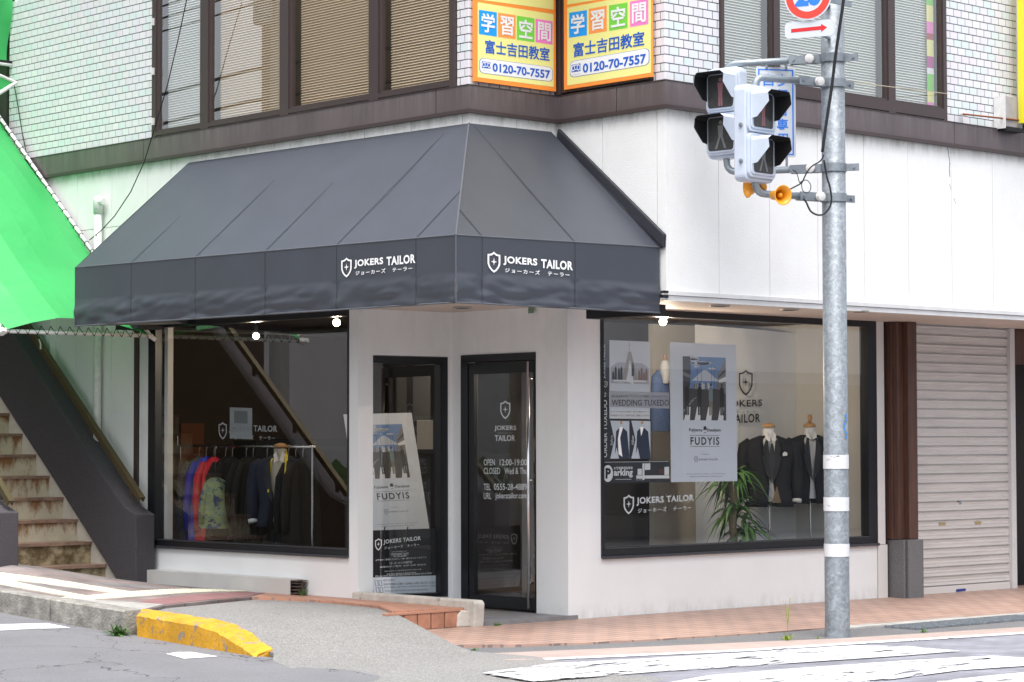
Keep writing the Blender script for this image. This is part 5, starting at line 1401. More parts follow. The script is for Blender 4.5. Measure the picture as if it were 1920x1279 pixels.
# ================================================================== SHOP DISPLAYS
M_NAVY = pm('navy_cloth', (.012, .016, .035), .85, var=(40, .2)); M_BLK = pm('black_cloth', (.010, .010, .013), .85); M_SHIRT = pm('white_shirt', (.72, .72, .72), .8)
M_FORM = pm('cream_form', (.55, .50, .40), .7); M_WCAP = pm('wooden_neck', (.50, .28, .12), .45)
def loft(m, levels, n=20, mi=0, a0=0, a1=2 * PI, off=(0, 0)):
    """levels: (z, half width, half depth, x shift, y shift); front is -Y"""
    k = len(m.v); full = abs(a1 - a0 - 2 * PI) < 1e-6; cnt = n if full else n + 1
    for z_, w, d, *sh in levels:
        sx, sy = (sh + [0, 0])[:2]
        for i in range(cnt):
            a = a0 + (a1 - a0) * i / n
            ca, sa = math.cos(a), math.sin(a)
            e = .75
            m.v.append(Vector((sx + off[0] + w * math.copysign(abs(ca) ** e, ca), sy + off[1] + d * math.copysign(abs(sa) ** e, sa), z_)))
        
    for j in range(len(levels) - 1):
        for i in range(n):
            a = k + j * cnt + i; b = k + j * cnt + (i + 1) % cnt
            m.f.append((a, b, b + cnt, a + cnt)); m.m.append(mi)
def dress_form(label, loc, rz, cloth, openv=.30, tape=False, bow=False, pole=.62, vest=False, s=1.0, shirtm=None, gap=.16):
    root = thing('dressed_form', label, 'mannequin', loc); ROOT[root.name] = Vector((0, 0, 0))
    m_ = MB(); loft(m_, [(.02, .17, .10), (.2, .15, .10), (.4, .19, .12), (.56, .19, .10), (.62, .09, .072), (.65, .058, .056), (.71, .054, .052)]); obj('form', m_, shirtm or M_SHIRT, root, smooth=True)
    cap = MB().lathe((0, 0, .72), (0, 0, 1), [(0, .062), (.012, .064), (.03, .055), (.04, .03), (.045, .001)], 16)
    if not tape: cap.lathe((0, 0, .76), (.08, 0, 1), [(0, .02), (.03, .018), (.05, .024), (.08, .020), (.085, 0)], 12) if bow else None
    obj('neck_cap', cap, M_WCAP, root, smooth=True)
    # jacket: wraps the form and leaves the front open in a V that widens again below the button
    jk = MB(); lv = [(-.03, .235, .145), (.05, .225, .14), (.18, .20, .13), (.30, .205, .135), (.42, .235, .14), (.52, .245, .125), (.585, .225, .10), (.62, .15, .085), (.645, .085, .075)]
    k0 = len(jk.v); n = 28
    for z_, w, d in lv:
        if z_ < .20: g = gap * (.35 + 1.6 * max(0, .16 - z_))
        else: g = .04 + (z_ - .20) * .55
        if z_ >= .60: g = .40
        if tape: g = .30 + .25 * abs(z_ - .3)
        a0, a1 = -PI / 2 + g, 3 * PI / 2 - g
        for i in range(n + 1):
            a = a0 + (a1 - a0) * i / n; ca, sa = math.cos(a), math.sin(a)
            wr = 1 + .02 * math.sin(a * 9 + z_ * 30)
            jk.v.append(Vector((w * wr * math.copysign(abs(ca) ** .78, ca), d * wr * math.copysign(abs(sa) ** .78, sa), z_)))
    for j in range(len(lv) - 1):
        for i in range(n):
            a = k0 + j * (n + 1) + i; jk.f.append((a, a + 1, a + n + 2, a + n + 1)); jk.m.append(0)
    jo = obj('jacket', jk, cloth, root, smooth=True)
    sd = jo.modifiers.new('thickness', 'SOLIDIFY'); sd.thickness = .012
    for sx in (-1, 1):
        sl = MB().tube([(sx * .175, .0, .575), (sx * .225, .0, .54), (sx * .255, .0, .40), (sx * .265, -.02, .20), (sx * .255, -.06, .04)], [.058, .070, .062, .056, .048], 14); obj('sleeve', sl, cloth, root, smooth=True)
        obj('cuff', MB().tube([(sx * .256, -.058, .055), (sx * .250, -.066, .012)], [.046, .045], 12), M_SHIRT, root, smooth=True)
        lp = MB(); f = lambda x, z_: (sx * (x + (.045 if tape else 0)), -.150 + .06 * max(0, z_ - .45), z_)
        lp.face([f(.004, .19), f(.055, .29), f(.095, .45), f(.072, .455), f(.088, .51), f(.055, .61), f(.035, .59), f(.02, .40)])
        lo = obj('lapel', lp, pm('satin_lapel', (.008, .008, .010), .6), root); q = lo.modifiers.new('thickness', 'SOLIDIFY'); q.thickness = .006
        obj('collar', MB().face([(sx * .005, -.115, .600), (sx * .045, -.122, .575), (sx * .055, -.075, .655), (sx * .03, -.065, .685)]), M_SHIRT, root)
    obj('pocket_square', MB().face([(.105, -.142, .45), (.15, -.135, .455), (.15, -.135, .48), (.125, -.141, .492), (.105, -.143, .478)]), M_SHIRT, root)
    if vest:
        obj('waistcoat', MB().face([(-.005, -.150, .01), (.085, -.144, .01), (.045, -.150, .17)]), pm('brown_waistcoat', (.20, .14, .09), .8), root)
        obj('tie', MB().face([(-.012, -.155, .57), (.012, -.155, .57), (.035, -.158, .40), (0, -.160, .25), (-.035, -.158, .40)]), pm('grey_tie', (.02, .02, .024), .6), root)
    if bow: obj('bow_tie', MB().face([(0, -.115, .595), (.055, -.115, .62), (.055, -.115, .57)]).face([(0, -.115, .595), (-.055, -.115, .57), (-.055, -.115, .62)]), M_BLK, root)
    if tape:
        tm = pm('yellow_tape', (.80, .60, .02), .5)
        obj('measuring_tape', MB().face([(-.10, -.16, .30), (-.085, -.16, .30), (-.062, -.112, .60), (-.078, -.11, .60)]).face([(-.078, -.11, .60), (-.062, -.112, .60), (-.03, .07, .70), (-.05, .07, .70)])
            .face([(.05, -.17, -.03), (.085, -.17, -.03), (.092, -.158, .46), (.060, -.158, .46)]).face([(.060, -.158, .46), (.092, -.158, .46), (.085, -.10, .64), (.055, -.10, .64)]).face([(.055, -.10, .64), (.085, -.10, .64), (.05, .07, .70), (.03, .07, .70)]), tm, root)
        for zz in (.17, .26): obj('button', MB().lathe((-.02, -.150, zz), (0, -1, 0), [(0, .010), (.004, .010), (.005, 0)], 10), M_SHIRT, root)
        obj('pocket_edge', MB().face([(.10, -.150, .10), (.19, -.125, .115), (.19, -.125, .13), (.10, -.150, .115)]), M_SHIRT, root)
    obj('stand', MB().tube([(0, 0, .03), (0, 0, -pole)], .013, 10).lathe((0, 0, -pole), (0, 0, 1), [(0, .14), (.012, .14), (.02, .02)], 20), M_STEEL if not tape else M_FORM, root)
    root.rotation_euler = (0, 0, rz); root.scale = (s, s, s)
    return root
dress_form('dark suit with beige waistcoat and grey tie on a stand in the right window', (3.375, .62, .93), R(-38), M_BLK, vest=True, pole=.38, s=1.04)
dress_form('black tuxedo with bow tie on a stand behind the steel pole', (3.995, .62, .95), R(-38), M_BLK, bow=True, pole=.42, s=1.02)
dress_form('navy jacket with yellow measuring tape on a form in the left window', (-.45, 3.52, .76), R(-46), M_NAVY, tape=True, pole=.22, s=1.02, shirtm=M_FORM, gap=.5)

# white cloth backdrop with the shop emblem
bd = thing('cloth_banner', 'white hanging cloth with the black shop emblem behind the suits', 'banner', (3.1, 1.05, .55))
yb_ = 1.05
q0, q1 = at(1303, 620, 'y', yb_), at(1497, 1012, 'y', yb_)
def cloth(u, v):
    x = q0.x + (q1.x - q0.x) * u; z_ = q0.z + .06 + (q1.z - q0.z - .06) * v - .04 * u
    return Vector((x + .05 * v * math.sin(3 * v) * (u - .2), yb_ + .03 * math.sin(u * 9) * (.3 + v) + .012 * mnoise.noise(Vector((u * 6, v * 5, 0))), z_))
obj('cloth', MB().grid(cloth, 40, 14), pm('backdrop_cloth', (.80, .80, .79), .85), bd, smooth=True)
BK = pm('black_print', (.015, .015, .017), .6)
def PX3(bl, br, tl, val, n=.002): return Panel.px(bl, br, tl, 'y', val, n)
m_ = MB(); PX3((1385, 742), (1411, 742), (1385, 693), yb_ - .05).shield(m_, 0, 0, 1, 1, th=.10)
PX3((1362, 768), (1429, 765.5), (1362, 751), yb_ - .05).text(m_, 'JOKERS', 0, 0, 1, 1, .02, spacing=1.15)
PX3((1362, 776), (1421, 774.5), (1362, 771), yb_ - .05).text(m_, 'ジョーカーズ テーラー', 0, 0, 1, 1)
PX3((1368, 794), (1425, 792), (1368, 777), yb_ - .05).text(m_, 'TAILOR', 0, 0, 1, 1, .02, spacing=1.15)
obj('emblem', m_, BK, bd)

# poster with photograph and title: drawn once in panel coordinates
M_PPR = pm('poster_paper', (.76, .80, .86), .5); M_PSKY = pm('poster_sky', (.16, .28, .52), .6); M_PMT = pm('poster_mountain', (.60, .63, .68), .6); M_PRD = pm('poster_road', (.07, .065, .065), .6)
M_PBL = pm('poster_building', (.22, .21, .21), .6); M_PBD = pm('poster_building_dark', (.06, .06, .065), .6); M_PFG = pm('poster_suit', (.02, .021, .024), .6); M_PGR = pm('poster_pale_jacket', (.22, .28, .28), .6); M_PTA = pm('poster_trousers', (.26, .23, .17), .6)
def poster(root, P, photo, ti, black=BK):
    m_ = MB(); m_.slab([P.p(0, 0, 0), P.p(1, 0, 0), P.p(1, 1, 0), P.p(0, 1, 0)], P.nrm * -.004); bo = obj('paper', m_, M_PPR, root)
    a0, b0, a1, b1 = photo
    Q = Panel(P.p(a0, b0, .6), P.p(a1, b0, .6) - P.p(a0, b0, .6), P.p(a0, b1, .6) - P.p(a0, b0, .6), .0006)
    m_ = MB(); mats = [M_PSKY, M_PMT, M_PRD, M_PBL, M_PBD, M_WHITE, M_PFG, M_PGR, M_PTA]
    Q.rect(m_, 0, .45, 1, 1, 0, 0)
    rr = random.Random(11)
    for k in range(9):
        cx, cy, w_ = rr.uniform(.2, .8), rr.uniform(.8, .98), rr.uniform(.06, .16)
        Q.poly(m_, [(cx + w_ * math.cos(t * PI / 4), cy + w_ * .22 * math.sin(t * PI / 4)) for t in range(8)], 1, .3)
    Q.poly(m_, [(.2, .62), (.42, .76), (.47, .79), (.55, .79), (.6, .76), (.85, .62)], 1, .5)
    Q.rect(m_, 0, 0, 1, .5, 2, .6)
    for k in range(16):
        x = rr.uniform(.18, .8); h_ = rr.uniform(.03, .09); Q.rect(m_, x, .49, x + rr.uniform(.02, .06), .52 + h_, 3 if k % 2 else 1, .8 + .02 * k)
    Q.poly(m_, [(0, .40), (.16, .52), (.18, .78), (.17, 1), (0, 1)], 4, 1.3); Q.poly(m_, [(0, .70), (.18, .66), (.20, .70), (0, .76)], 3, 1.5)
    Q.poly(m_, [(1, .42), (.82, .5), (.8, .72), (1, .98)], 3, 1.3); Q.poly(m_, [(1, .62), (.84, .60), (.82, .64), (1, .70)], 5, 1.5); Q.poly(m_, [(1, .78), (.84, .68), (.83, .70), (1, .84)], 4, 1.5)
    for x in (.33, .42, .66, .72):
        Q.rect(m_, x, .5, x + .008, .86, 4, 1.7); Q.rect(m_, x - .05, .8, x + .06, .805, 4, 1.7)
    for k in range(5): Q.poly(m_, [(.3 - .06 * k, .36 - .05 * k), (.31 - .06 * k, .36 - .05 * k), (.18 - .06 * k, .30 - .05 * k), (.17 - .06 * k, .30 - .05 * k)], 5, 1.8)
    for k, x in enumerate((.02, .26, .52, .80)): Q.poly(m_, [(x, 0), (x + .13, 0), (x + .15, .21), (x + .06, .21)], 5, 2)
    for x, c_, l_ in ((.09, 6, 6), (.38, 6, 6), (.64, 7, 8), (.90, 6, 6)):          # four plain upright bystanders
        Q.poly(m_, [(x - .045, .30), (x + .045, .30), (x + .05, .49), (x + .02, .53), (x - .02, .53), (x - .05, .49)], c_, 2.4)
        Q.rect(m_, x - .04, .08, x - .004, .31, l_, 2.3); Q.rect(m_, x + .004, .08, x + .04, .31, l_, 2.3)
        Q.poly(m_, [(x + .026 * math.cos(t * PI / 4), .56 + .026 * math.sin(t * PI / 4)) for t in range(8)], 4, 2.5)
    obj('photograph', m_, mats, bo)
    m_ = MB(); f = lambda a, b: a + (b - a)
    P.text(m_, 'Fujiyama', ti[0], .355, ti[0] + .20, .385, .015); P.text(m_, 'Dandyism', ti[1] - .21, .355, ti[1], .385, .015)
    c_ = (ti[0] + ti[1]) / 2
    P.rect(m_, c_ - .02, .38, c_ + .02, .40); P.rect(m_, c_ - .03, .374, c_ + .03, .381); P.rect(m_, c_ - .018, .352, c_ + .018, .356)
    P.text(m_, 'FUDYIS', ti[0] + .02, .265, ti[1] - .025, .322, .02, spacing=1.25); P.rect(m_, ti[0] + .01, .333, ti[1] - .02, .3355); P.rect(m_, ti[0] + .01, .253, ti[1] - .02, .2555)
    obj('title', m_, black, bo)
    m_ = MB(); P.text(m_, 'JOKERS TAILOR', c_ - .10, .150, c_ + .19, .166); P.shield(m_, c_ - .165, .14, c_ - .115, .185, th=.1); P.text(m_, 'Presented by', c_ - .05, .192, c_ + .06, .202)
    P.text(m_, 'Powered by tailors and friends', c_ - .28, .052, c_ + .3, .060); P.text(m_, 'tailors and friends of the town', c_ - .24, .034, c_ + .25, .042)
    obj('small_print', m_, pm('grey_print', (.12, .12, .13), .6), bo)
z = Z((1250, 630), 4.5667)
r1 = thing('poster', 'tall pale poster with a street photograph hanging inside the right window', 'poster', at(1320, 904, 'y', .07), 'street photograph posters')
P = PX3(*z((38, 1252), (605, 1243), (28, 52)), .07)
poster(r1, P, (.185, .443, .835, .902), (.27, .75))
# leaning copy in the narrow window
r2 = thing('poster', 'tilted pale poster with a street photograph leaning behind the narrow window', 'poster', atd(745, 992, 21.9), 'street photograph posters')
bl, br, tl = atd(678, 998, 21.95), atd(805, 991, 22.35), atd(644, 777, 21.95)
P = Panel(bl, br - bl, tl - bl, .0012)
poster(r2, P, (.22, .445, .83, .905), (.28, .80))
hk = MB()
for px in (723, 766): hk.tube([atd(px - 1, 988, 21.8), atd(px - 3, 996, 21.8), atd(px - 8, 998, 21.8)], .006, 6)
tag(obj('easel', hk.tube([atd(690, 1001, 22.2), atd(800, 998, 22.4)], .01, 6).tube([atd(745, 1000, 22.5), atd(745, 1095, 22.8)], .012, 6), M_BLK, origin=atd(745, 1095, 22.5)), 'black display easel holding the tilted poster', 'easel')
# notice panels in the narrow window
def nqp(bl, br, tl, n=.002):
    y_ = 1.60; return Panel.px(bl, br, tl, 'y', y_, n)
bn_ = thing('window_notice', 'black window notice with white shop name below the tilted poster', 'notice', at(745, 1095, 'y', 1.6))
P = nqp((690, 1112), (829, 1104), (690, 995)); m_ = MB(); P.rect(m_, 0, 0, 1, 1, l=0); obj('black_panel', m_, M_BLK, bn_)
m_ = MB(); nqp((703, 1033), (789, 1024), (703, 1010)).logo_h(m_, 0, 0, 1, 1)
def tl_(t, x0, x1, y0, y1, dy=-.06): nqp((x0, y1), (x1, y1 + (x1 - x0) * dy), (x0, y0)).text(m_, t, 0, 0, 1, 1, .01)
tl_('www.jokerstailor.com', 734, 762, 1034, 1036); tl_('ORDER MADE TAILOR', 733, 766, 1038, 1041.5); tl_('TEL 0555-28-4889', 737, 762, 1042, 1045)
tl_('お客様のご要望にお応えし一着一着心を込めて仕立てる', 704, 799, 1049, 1052); tl_('“オーダーメイドの専門店”', 730, 774, 1054, 1059)
tl_('営業日のご案内  水曜 木曜 定休日', 712, 798, 1062, 1065); tl_('Jokers Tailor is a specialty store for custom suits', 721, 790, 1070, 1073); tl_('from fabric selection to finished clothes', 725, 780, 1075, 1078); tl_('We can make clothes for any occasion so please ask us freely', 703, 810, 1079, 1083)
obj('lettering', m_, M_WHITE, bn_)
wn_ = thing('window_notice', 'pale tilted paper notice at the foot of the narrow window', 'notice', at(765, 1110, 'y', 1.59))
P = Panel.px((701, 1115), (828, 1110), (696, 1083), 'y', 1.592, .002); m_ = MB(); P.rect(m_, 0, 0, 1, 1, l=0); obj('paper', m_, M_PPR, wn_)
m_ = MB(); P.text(m_, 'ABOUT OUR SUITS', .16, .76, .33, .86); P.text(m_, '完全予約制のご案内  お気軽にお問い合わせください', .16, .52, .93, .64, .01)
P.text(m_, 'Please make a reservation in advance by telephone or by mail', .16, .34, .95, .45); P.text(m_, 'Thank you very much for your kind understanding', .16, .12, .8, .24)
frame_rects(P, m_, .045, .1, .005, .02) if False else None
obj('lettering', m_, pm('grey_print', (.12, .12, .13), .6), wn_); m_ = MB()
for a in (.04, .095):
    for b in (.1, .5): P.rect(m_, a, b, a + .045, b + .02); P.rect(m_, a, b + .3, a + .045, b + .32); P.rect(m_, a, b, a + .006, b + .32); P.rect(m_, a + .039, b, a + .045, b + .32)
xo_ = obj('symbol_boxes', m_, pm('grey_print', (.12, .12, .13), .6), wn_); xo_['kind'] = 'stuff'

# films and lettering on the right window glass
M_FILM = pm('dark_window_film', (.035, .037, .042), .5); M_FILMW = pm('white_window_film', (.60, .58, .62), .6, alpha=.62); M_WP = pm('wedding_paper', (.74, .77, .82), .6)
z = Z((1120, 630), 4.5667); GY = .034
wp = thing('window_poster', 'wedding tuxedo window poster with chapel picture and dark left border', 'poster', at(1190, 860, 'y', GY))
def G(bl, br, tl, n=.0012): return Panel.px(bl, br, tl, 'y', GY, n)
m_ = MB(); G(*z((44, 1250), (100, 1248), (44, 30))).rect(m_, 0, 0, 1, 1, l=0); G(*z((100, 1055), (455, 1055), (100, 715))).rect(m_, 0, 0, 1, 1, l=0)
obj('dark_film', m_, M_FILM, wp)
m_ = MB(); G(*z((103, 708), (450, 712), (103, 35))).rect(m_, 0, 0, 1, 1, l=.5); wpo = obj('paper', m_, M_WP, wp)
m_ = MB(); G(*z((108, 610), (615, 622), (108, 470))).rect(m_, 0, 0, 1, 1, l=1); obj('translucent_band', m_, M_FILMW, wp)
m_ = MB(); C = G(*z((103, 708), (450, 712), (103, 35)))
mats = [pm('chapel_wall', (.42, .38, .35), .6), M_WHITE, M_PBD, pm('sepia', (.30, .20, .16), .6), pm('chapel_haze', (.50, .50, .54), .6)]
C.poly(m_, [(.03, .45), (.97, .45), (.97, .66), (.8, .72), (.2, .72), (.03, .66)], 4, 1.2)
C.poly(m_, [(.30, .50), (.42, .50), (.49, .75), (.51, .75), (.56, .50), (.70, .50), (.53, .86), (.46, .86)], 0, 1.6)
C.rect(m_, .484, .84, .492, .99, 0, 1.5); C.rect(m_, .46, .94, .515, .947, 0, 1.5)
C.poly(m_, [(.40, .48), (.60, .44), (.56, .58), (.53, .68), (.50, .73), (.47, .68), (.45, .6)], 1, 2)
C.poly(m_, [(.54, .55), (.60, .55), (.60, .68), (.57, .74), (.54, .68)], 2, 2.1)
for x, h_ in ((.06, .6), (.12, .66), (.2, .64), (.26, .66), (.70, .62), (.76, .66), (.82, .6), (.88, .64)): C.poly(m_, [(x, .5), (x + .06, .5), (x + .055, h_ - .02), (x + .03, h_ + .015), (x + .005, h_ - .02)], 2 if x < .5 else 3, 1.9)
C.rect(m_, .1, .475, .9, .495, 1, 1.8); C.rect(m_, .2, .455, .35, .462, 1, 1.8)
C.rect(m_, .03, .003, .97, .12, 1, 1.2)
obj('chapel_picture', m_, mats, wpo)
m_ = MB(); DG = pm('soft_black_print', (.06, .055, .06), .6)
G(*z((120, 598), (612, 598), (120, 545)), .003).text(m_, 'WEDDING TUXEDO', 0, 0, 1, 1, .006)
G(*z((122, 527), (598, 530), (122, 505)), .003).text(m_, '想い出を形に残す ウェディング 着回しできるタキシード', 0, 0, 1, 1)
G(*z((112, 655), (440, 657), (112, 640)), .003).text(m_, 'オーダーメイドだからできる世界に一着だけの特別なタキシード', 0, 0, 1, 1); G(*z((112, 688), (440, 690), (112, 672)), .003).text(m_, '挙式後はスーツとして日常でも長くご着用いただけます', 0, 0, 1, 1)
obj('lettering', m_, DG, wp)
for (x0, lab) in ((105, 'Before'), (285, 'After')):
    m_ = MB(); Q = G(*z((x0 + 5, 1050), (x0 + 168, 1052), (x0 + 5, 725)), .0015); Q.poly(m_, [(0, 0), (1, 0), (1, 1), (0, 1), (.22, .5)], 0, 1)
    sm = [M_WP, pm('print_navy', (.035, .045, .085), .6), M_WHITE, M_WCAP]
    Q.poly(m_, [(.24, .12), (.30, .72), (.48, .82), (.66, .82), (.88, .72), (.99, .12), (.99, 0), (.45, .0), (.33, .3)], 1, 2)
    Q.poly(m_, [(.42, .12), (.62, .05), (.50, .55), (.66, .84), (.48, .84), (.38, .5)] if lab == 'Before' else [(.44, .84), (.64, .84), (.55, .66), (.50, .60)], 2, 3)
    Q.poly(m_, [(.50, .92), (.62, .92), (.60, 1.0), (.53, 1.0)], 3, 3)
    po = obj('suit_picture', m_, sm, wp)
    m_ = MB(); G(*z((x0 + 3, 935), (x0 + 26, 935), (x0 + 3, 850)), .004).textv(m_, lab, 0, 0, 1, 1, .01); obj('caption', m_, M_WHITE, po)
m_ = MB(); V = G(*z((48, 1040), (88, 1040), (48, 548)), .003); V.textv(m_, 'ORDER TUXEDO', 0, .0, .82, 1, .012)
G(*z((55, 520), (76, 520), (55, 480)), .003).textv(m_, 'by', 0, 0, 1, 1); G(*z((50, 442), (84, 442), (50, 385)), .003).shield(m_, 0, 0, 1, 1); G(*z((50, 365), (70, 365), (50, 70)), .003).textv(m_, 'JOKERS TAILOR', 0, 0, 1, 1, .01)
obj('side_lettering', m_, M_WHITE, wp)
pk = thing('parking_notice', 'dark window film with white Parking lettering and a small map', 'notice', at(1190, 905, 'y', GY))
m_ = MB(); G(*z((44, 1262), (618, 1250), (44, 1075)), .001).rect(m_, 0, 0, 1, 1, l=0); obj('dark_film', m_, M_FILM, pk)
m_ = MB(); Q = G(*z((45, 1250), (133, 1250), (45, 1105)), .002)
Q.poly(m_, [(.5 + .5 * math.cos(t * PI / 16), .5 + .5 * math.sin(t * PI / 16)) for t in range(32)]); pd = obj('round_badge', m_, M_WHITE, pk)
m_ = MB(); Q.text(m_, 'P', .26, .2, .78, .82, .05, l=1.8); obj('letter', m_, BK, pd)
m_ = MB(); G(*z((140, 1215), (302, 1212), (140, 1140)), .002).text(m_, 'arking', 0, 0, 1, 1, .035); G(*z((140, 1144), (300, 1142), (140, 1120)), .002).text(m_, 'お客様専用駐車場', 0, 0, 1, 1, .02)
G(*z((155, 1230), (290, 1229), (155, 1226)), .002).rect(m_, 0, 0, 1, 1); G(*z((48, 1083), (612, 1076), (48, 1080)), .002).rect(m_, 0, 0, 1, 1)
for r_ in ((332, 1222, 615, 1195), (385, 1235, 402, 1092), (405, 1148, 452, 1092), (343, 1192, 380, 1138), (573, 1192, 612, 1122)):
    G(*z((r_[0], r_[1]), (r_[2], r_[1] - 2), (r_[0], r_[3])), .002).rect(m_, 0, 0, 1, 1)
obj('lettering_and_map', m_, M_WHITE, pk)
m_ = MB(); G(*z((524, 1178), (570, 1177), (524, 1140)), .002).rect(m_, 0, 0, 1, 1); obj('map_block', m_, pm('map_brown', (.12, .05, .04), .5), pk)
m_ = MB(); G(*z((330, 1237), (375, 1236), (330, 1228)), .003).text(m_, '富士吉田', 0, 0, 1, 1); G(*z((475, 1213), (500, 1212), (475, 1205)), .003).text(m_, '139', 0, 0, 1, 1); obj('map_lettering', m_, M_WHITE, pk)
def decal(label, bl, br, tl, ax, val, draw, mat_=M_WHITE):
    P = Panel.px(bl, br, tl, ax, val, .001); m_ = MB(); draw(P, m_)
    return tag(obj('window_lettering', m_, mat_, origin=P.o), label, 'lettering')
decal('white shop name and shield on the right window near its sill', (1169, 965), (1301, 957), (1169, 928), 'y', GY, lambda P, m: P.logo_h(m, 0, 0, 1, 1))
M_FAD = pm('faded_print', (.42, .43, .44), .6)
decal('white shop name and shield on the left window above the clothes rail', (410, 824), (520, 827), (410, 791), 'x', XL + .034, lambda P, m: P.logo_h(m, 0, 0, 1, 1, bold=.02), M_FAD)
def door_print(P, m):
    q = lambda a, b, c, d, t, bo=.012: Panel.px((a, d), (c, d - .0), (a, b), 'x', .024, .0005)
    def T(t, x0, y0, x1, y1, bo=.012): Panel.px((x0, y1 - 0), (x1, y1 - (x1 - x0) * .0), (x0, y0), 'x', .024, .0005).text(m, t, 0, 0, 1, 1, bo)
    Panel.px((938, 786), (957, 786), (938, 751), 'x', .024, .0005).shield(m, 0, 0, 1, 1, th=.12)
    T('JOKERS', 927, 798, 968, 809, .02); T('ジョーカーズ テーラー', 933, 811, 961, 813, 0); T('TAILOR', 928, 816, 966, 827, .02)
    T('OPEN', 907, 861, 928, 873); T('12:00-19:00', 937, 861, 988, 873); T('CLOSED', 907, 877, 938, 889); T('Wed & Thu', 946, 877, 988, 889)
    T('TEL', 907, 907, 920, 919); T('0555-28-4889', 926, 907, 988, 919); T('URL', 907, 924, 921, 936); T('jokerstailor.com', 929, 924, 988, 938)
decal('white opening hours, phone number and shield on the glass door', (907, 938), (988, 938), (907, 751), 'x', .024, door_print)
m_ = MB(); P = Panel.px((431, 822), (473, 824), (431, 764), 'x', XL + .05, .001)
qr = thing('paper_sheet', 'small pale sheet taped inside the left window behind the shop name', 'paper', P.o)
P.rect(m_, 0, 0, 1, 1); obj('paper', m_, pm('pale_sheet', (.34, .36, .37), .7), qr)
m_ = MB(); P.rect(m_, .2, .5, .8, .9, l=2); obj('grey_square', m_, pm('grey_square', (.17, .18, .18), .7), qr)

# clothes rail and garments in the left window
XRAIL = -.35
ra, rb = at(333, 836, 'x', XRAIL), at(592, 838, 'x', XRAIL)
cr_ = thing('clothes_rail', 'silver clothes rail hanging across the left window', 'clothes rail', (XRAIL, 4.4, 1.5))
obj('rail', MB().tube([ra, rb], .012, 10), M_STEEL, cr_, smooth=True)
obj('rail_post', MB().tube([ra, ra + Vector((0, 0, .10))], .010, 8).tube([rb + Vector((0, .05, 0)), Vector((rb.x, rb.y + .05, .55))], .012, 8).tube([ra + Vector((0, -.05, 0)), Vector((ra.x, ra.y - .05, .55))], .008, 8), M_STEEL, cr_)
def camo_mat():
    m = pm('tropical_print', (.10, .20, .17), .8, var=(14, .1), col2=(.33, .36, .10), stretch=(1, 1, 2.2)); nt = m.node_tree; b = nt.nodes['Principled BSDF']
    chip(m, (.02, .05, .12), 9, .52, .03); return m
GM = [('blue_jacket', pm('royal_blue', (.006, .03, .60), .6)), ('red_jacket', pm('crimson', (.62, .005, .03), .6)), ('patterned_jacket', camo_mat()), ('speckled_jacket', pm('speckled_cloth', (.10, .11, .14), .8, var=(70, .8))), ('dark_coat', pm('charcoal_coat', (.009, .009, .009), .95)), ('brown_coat', pm('brown_coat', (.016, .013, .010), .95))]
def garment(kind, mt, y, length, label, tilt=0.0, th=.045, depth=.24, top=1.40, grp=None, dx=0.0):
    XRAIL = -.35 + dx
    root = thing(kind, label, 'garment', (XRAIL, y, top), grp)
    m_ = MB(); lv = []
    for t, dd, tt in ((0, .03, .018), (.03, .07, .03), (.08, .13, .04), (.2, .175, .05), (.5, .20, .055), (.8, .225, .06), (1, .24, .065)):
        lv.append((top - length * t, depth / .24 * dd, tt * th / .045, 0, 0))
    k = len(m_.v); n = 18
    for z_, w, d, *_ in lv:
        for i in range(n):
            a = 2 * PI * i / n; r_ = 1 + .10 * math.sin(a * 5 + z_ * 3 + y * 9)
            m_.v.append(Vector((XRAIL + w * math.cos(a) * r_, y + d * math.sin(a) * r_ + tilt * (top - z_), z_)))
    for j in range(len(lv) - 1):
        for i in range(n):
            a = k + j * n + i; b = k + j * n + (i + 1) % n; m_.f.append((a, b, b + n, a + n)); m_.m.append(0)
    m_.f.append(tuple(range(k, k + n))); m_.m.append(0)
    obj('cloth', m_, mt, root, smooth=True)
    q = depth / .24
    sl = MB().tube([(XRAIL - .13 * q, y, top - .06), (XRAIL - .20 * q, y + tilt * .15, top - .2), (XRAIL - .23 * q, y + tilt * .4, top - .45), (XRAIL - .225 * q, y + tilt * .7, top - min(.74, length * .84))], [.03, .042, .042, .036], 10); obj('sleeve', sl, mt, root, smooth=True)
    obj('hanger_hook', MB().tube([(XRAIL, y, top), (XRAIL, y, 1.47), (XRAIL + .015, y, 1.50), (XRAIL, y, 1.52)], .004, 6), M_STEEL, root)
garment('speckled_jacket', GM[3][1], 5.02, .9, 'grey speckled jacket at the left end of the clothes rail', .02, .05)
garment('blue_jacket', GM[0][1], 4.90, .88, 'royal blue jacket hanging on the clothes rail', .0, .06)
garment('red_jacket', GM[1][1], 4.76, .90, 'crimson red jacket hanging beside the blue one', -.06, .07)
garment('patterned_jacket', GM[2][1], 4.36, .50, 'yellow and teal patterned jacket hanging on the rail', -.03, .12, .17, 1.20, None, -.27)
rr = random.Random(9)
ORD = ['first', 'second', 'third', 'fourth', 'fifth', 'sixth', 'seventh', 'eighth', 'ninth', 'tenth', 'eleventh', 'twelfth']
for k in range(12):
    y_ = 4.56 - k * .115
    if k in (2, 5): continue
    garment('coat', GM[4 + (k % 3 == 2)][1], y_, .86 + rr.uniform(-.05, .03), ORD[k] + ' dark coat to the right of the red jacket on the clothes rail', 0, .045, .23, 1.40, 'dark coats on the clothes rail')
tag(obj('shelf', MB().box(.9, 3.1, 5.2, 5.6, 1.50, 1.58).box(.5, .9, 5.2, 5.6, 1.2, 1.56), M_BLK, origin=(1, 5.4, 1.2)), 'black shelf along the back of the dark shop room', 'shelf')
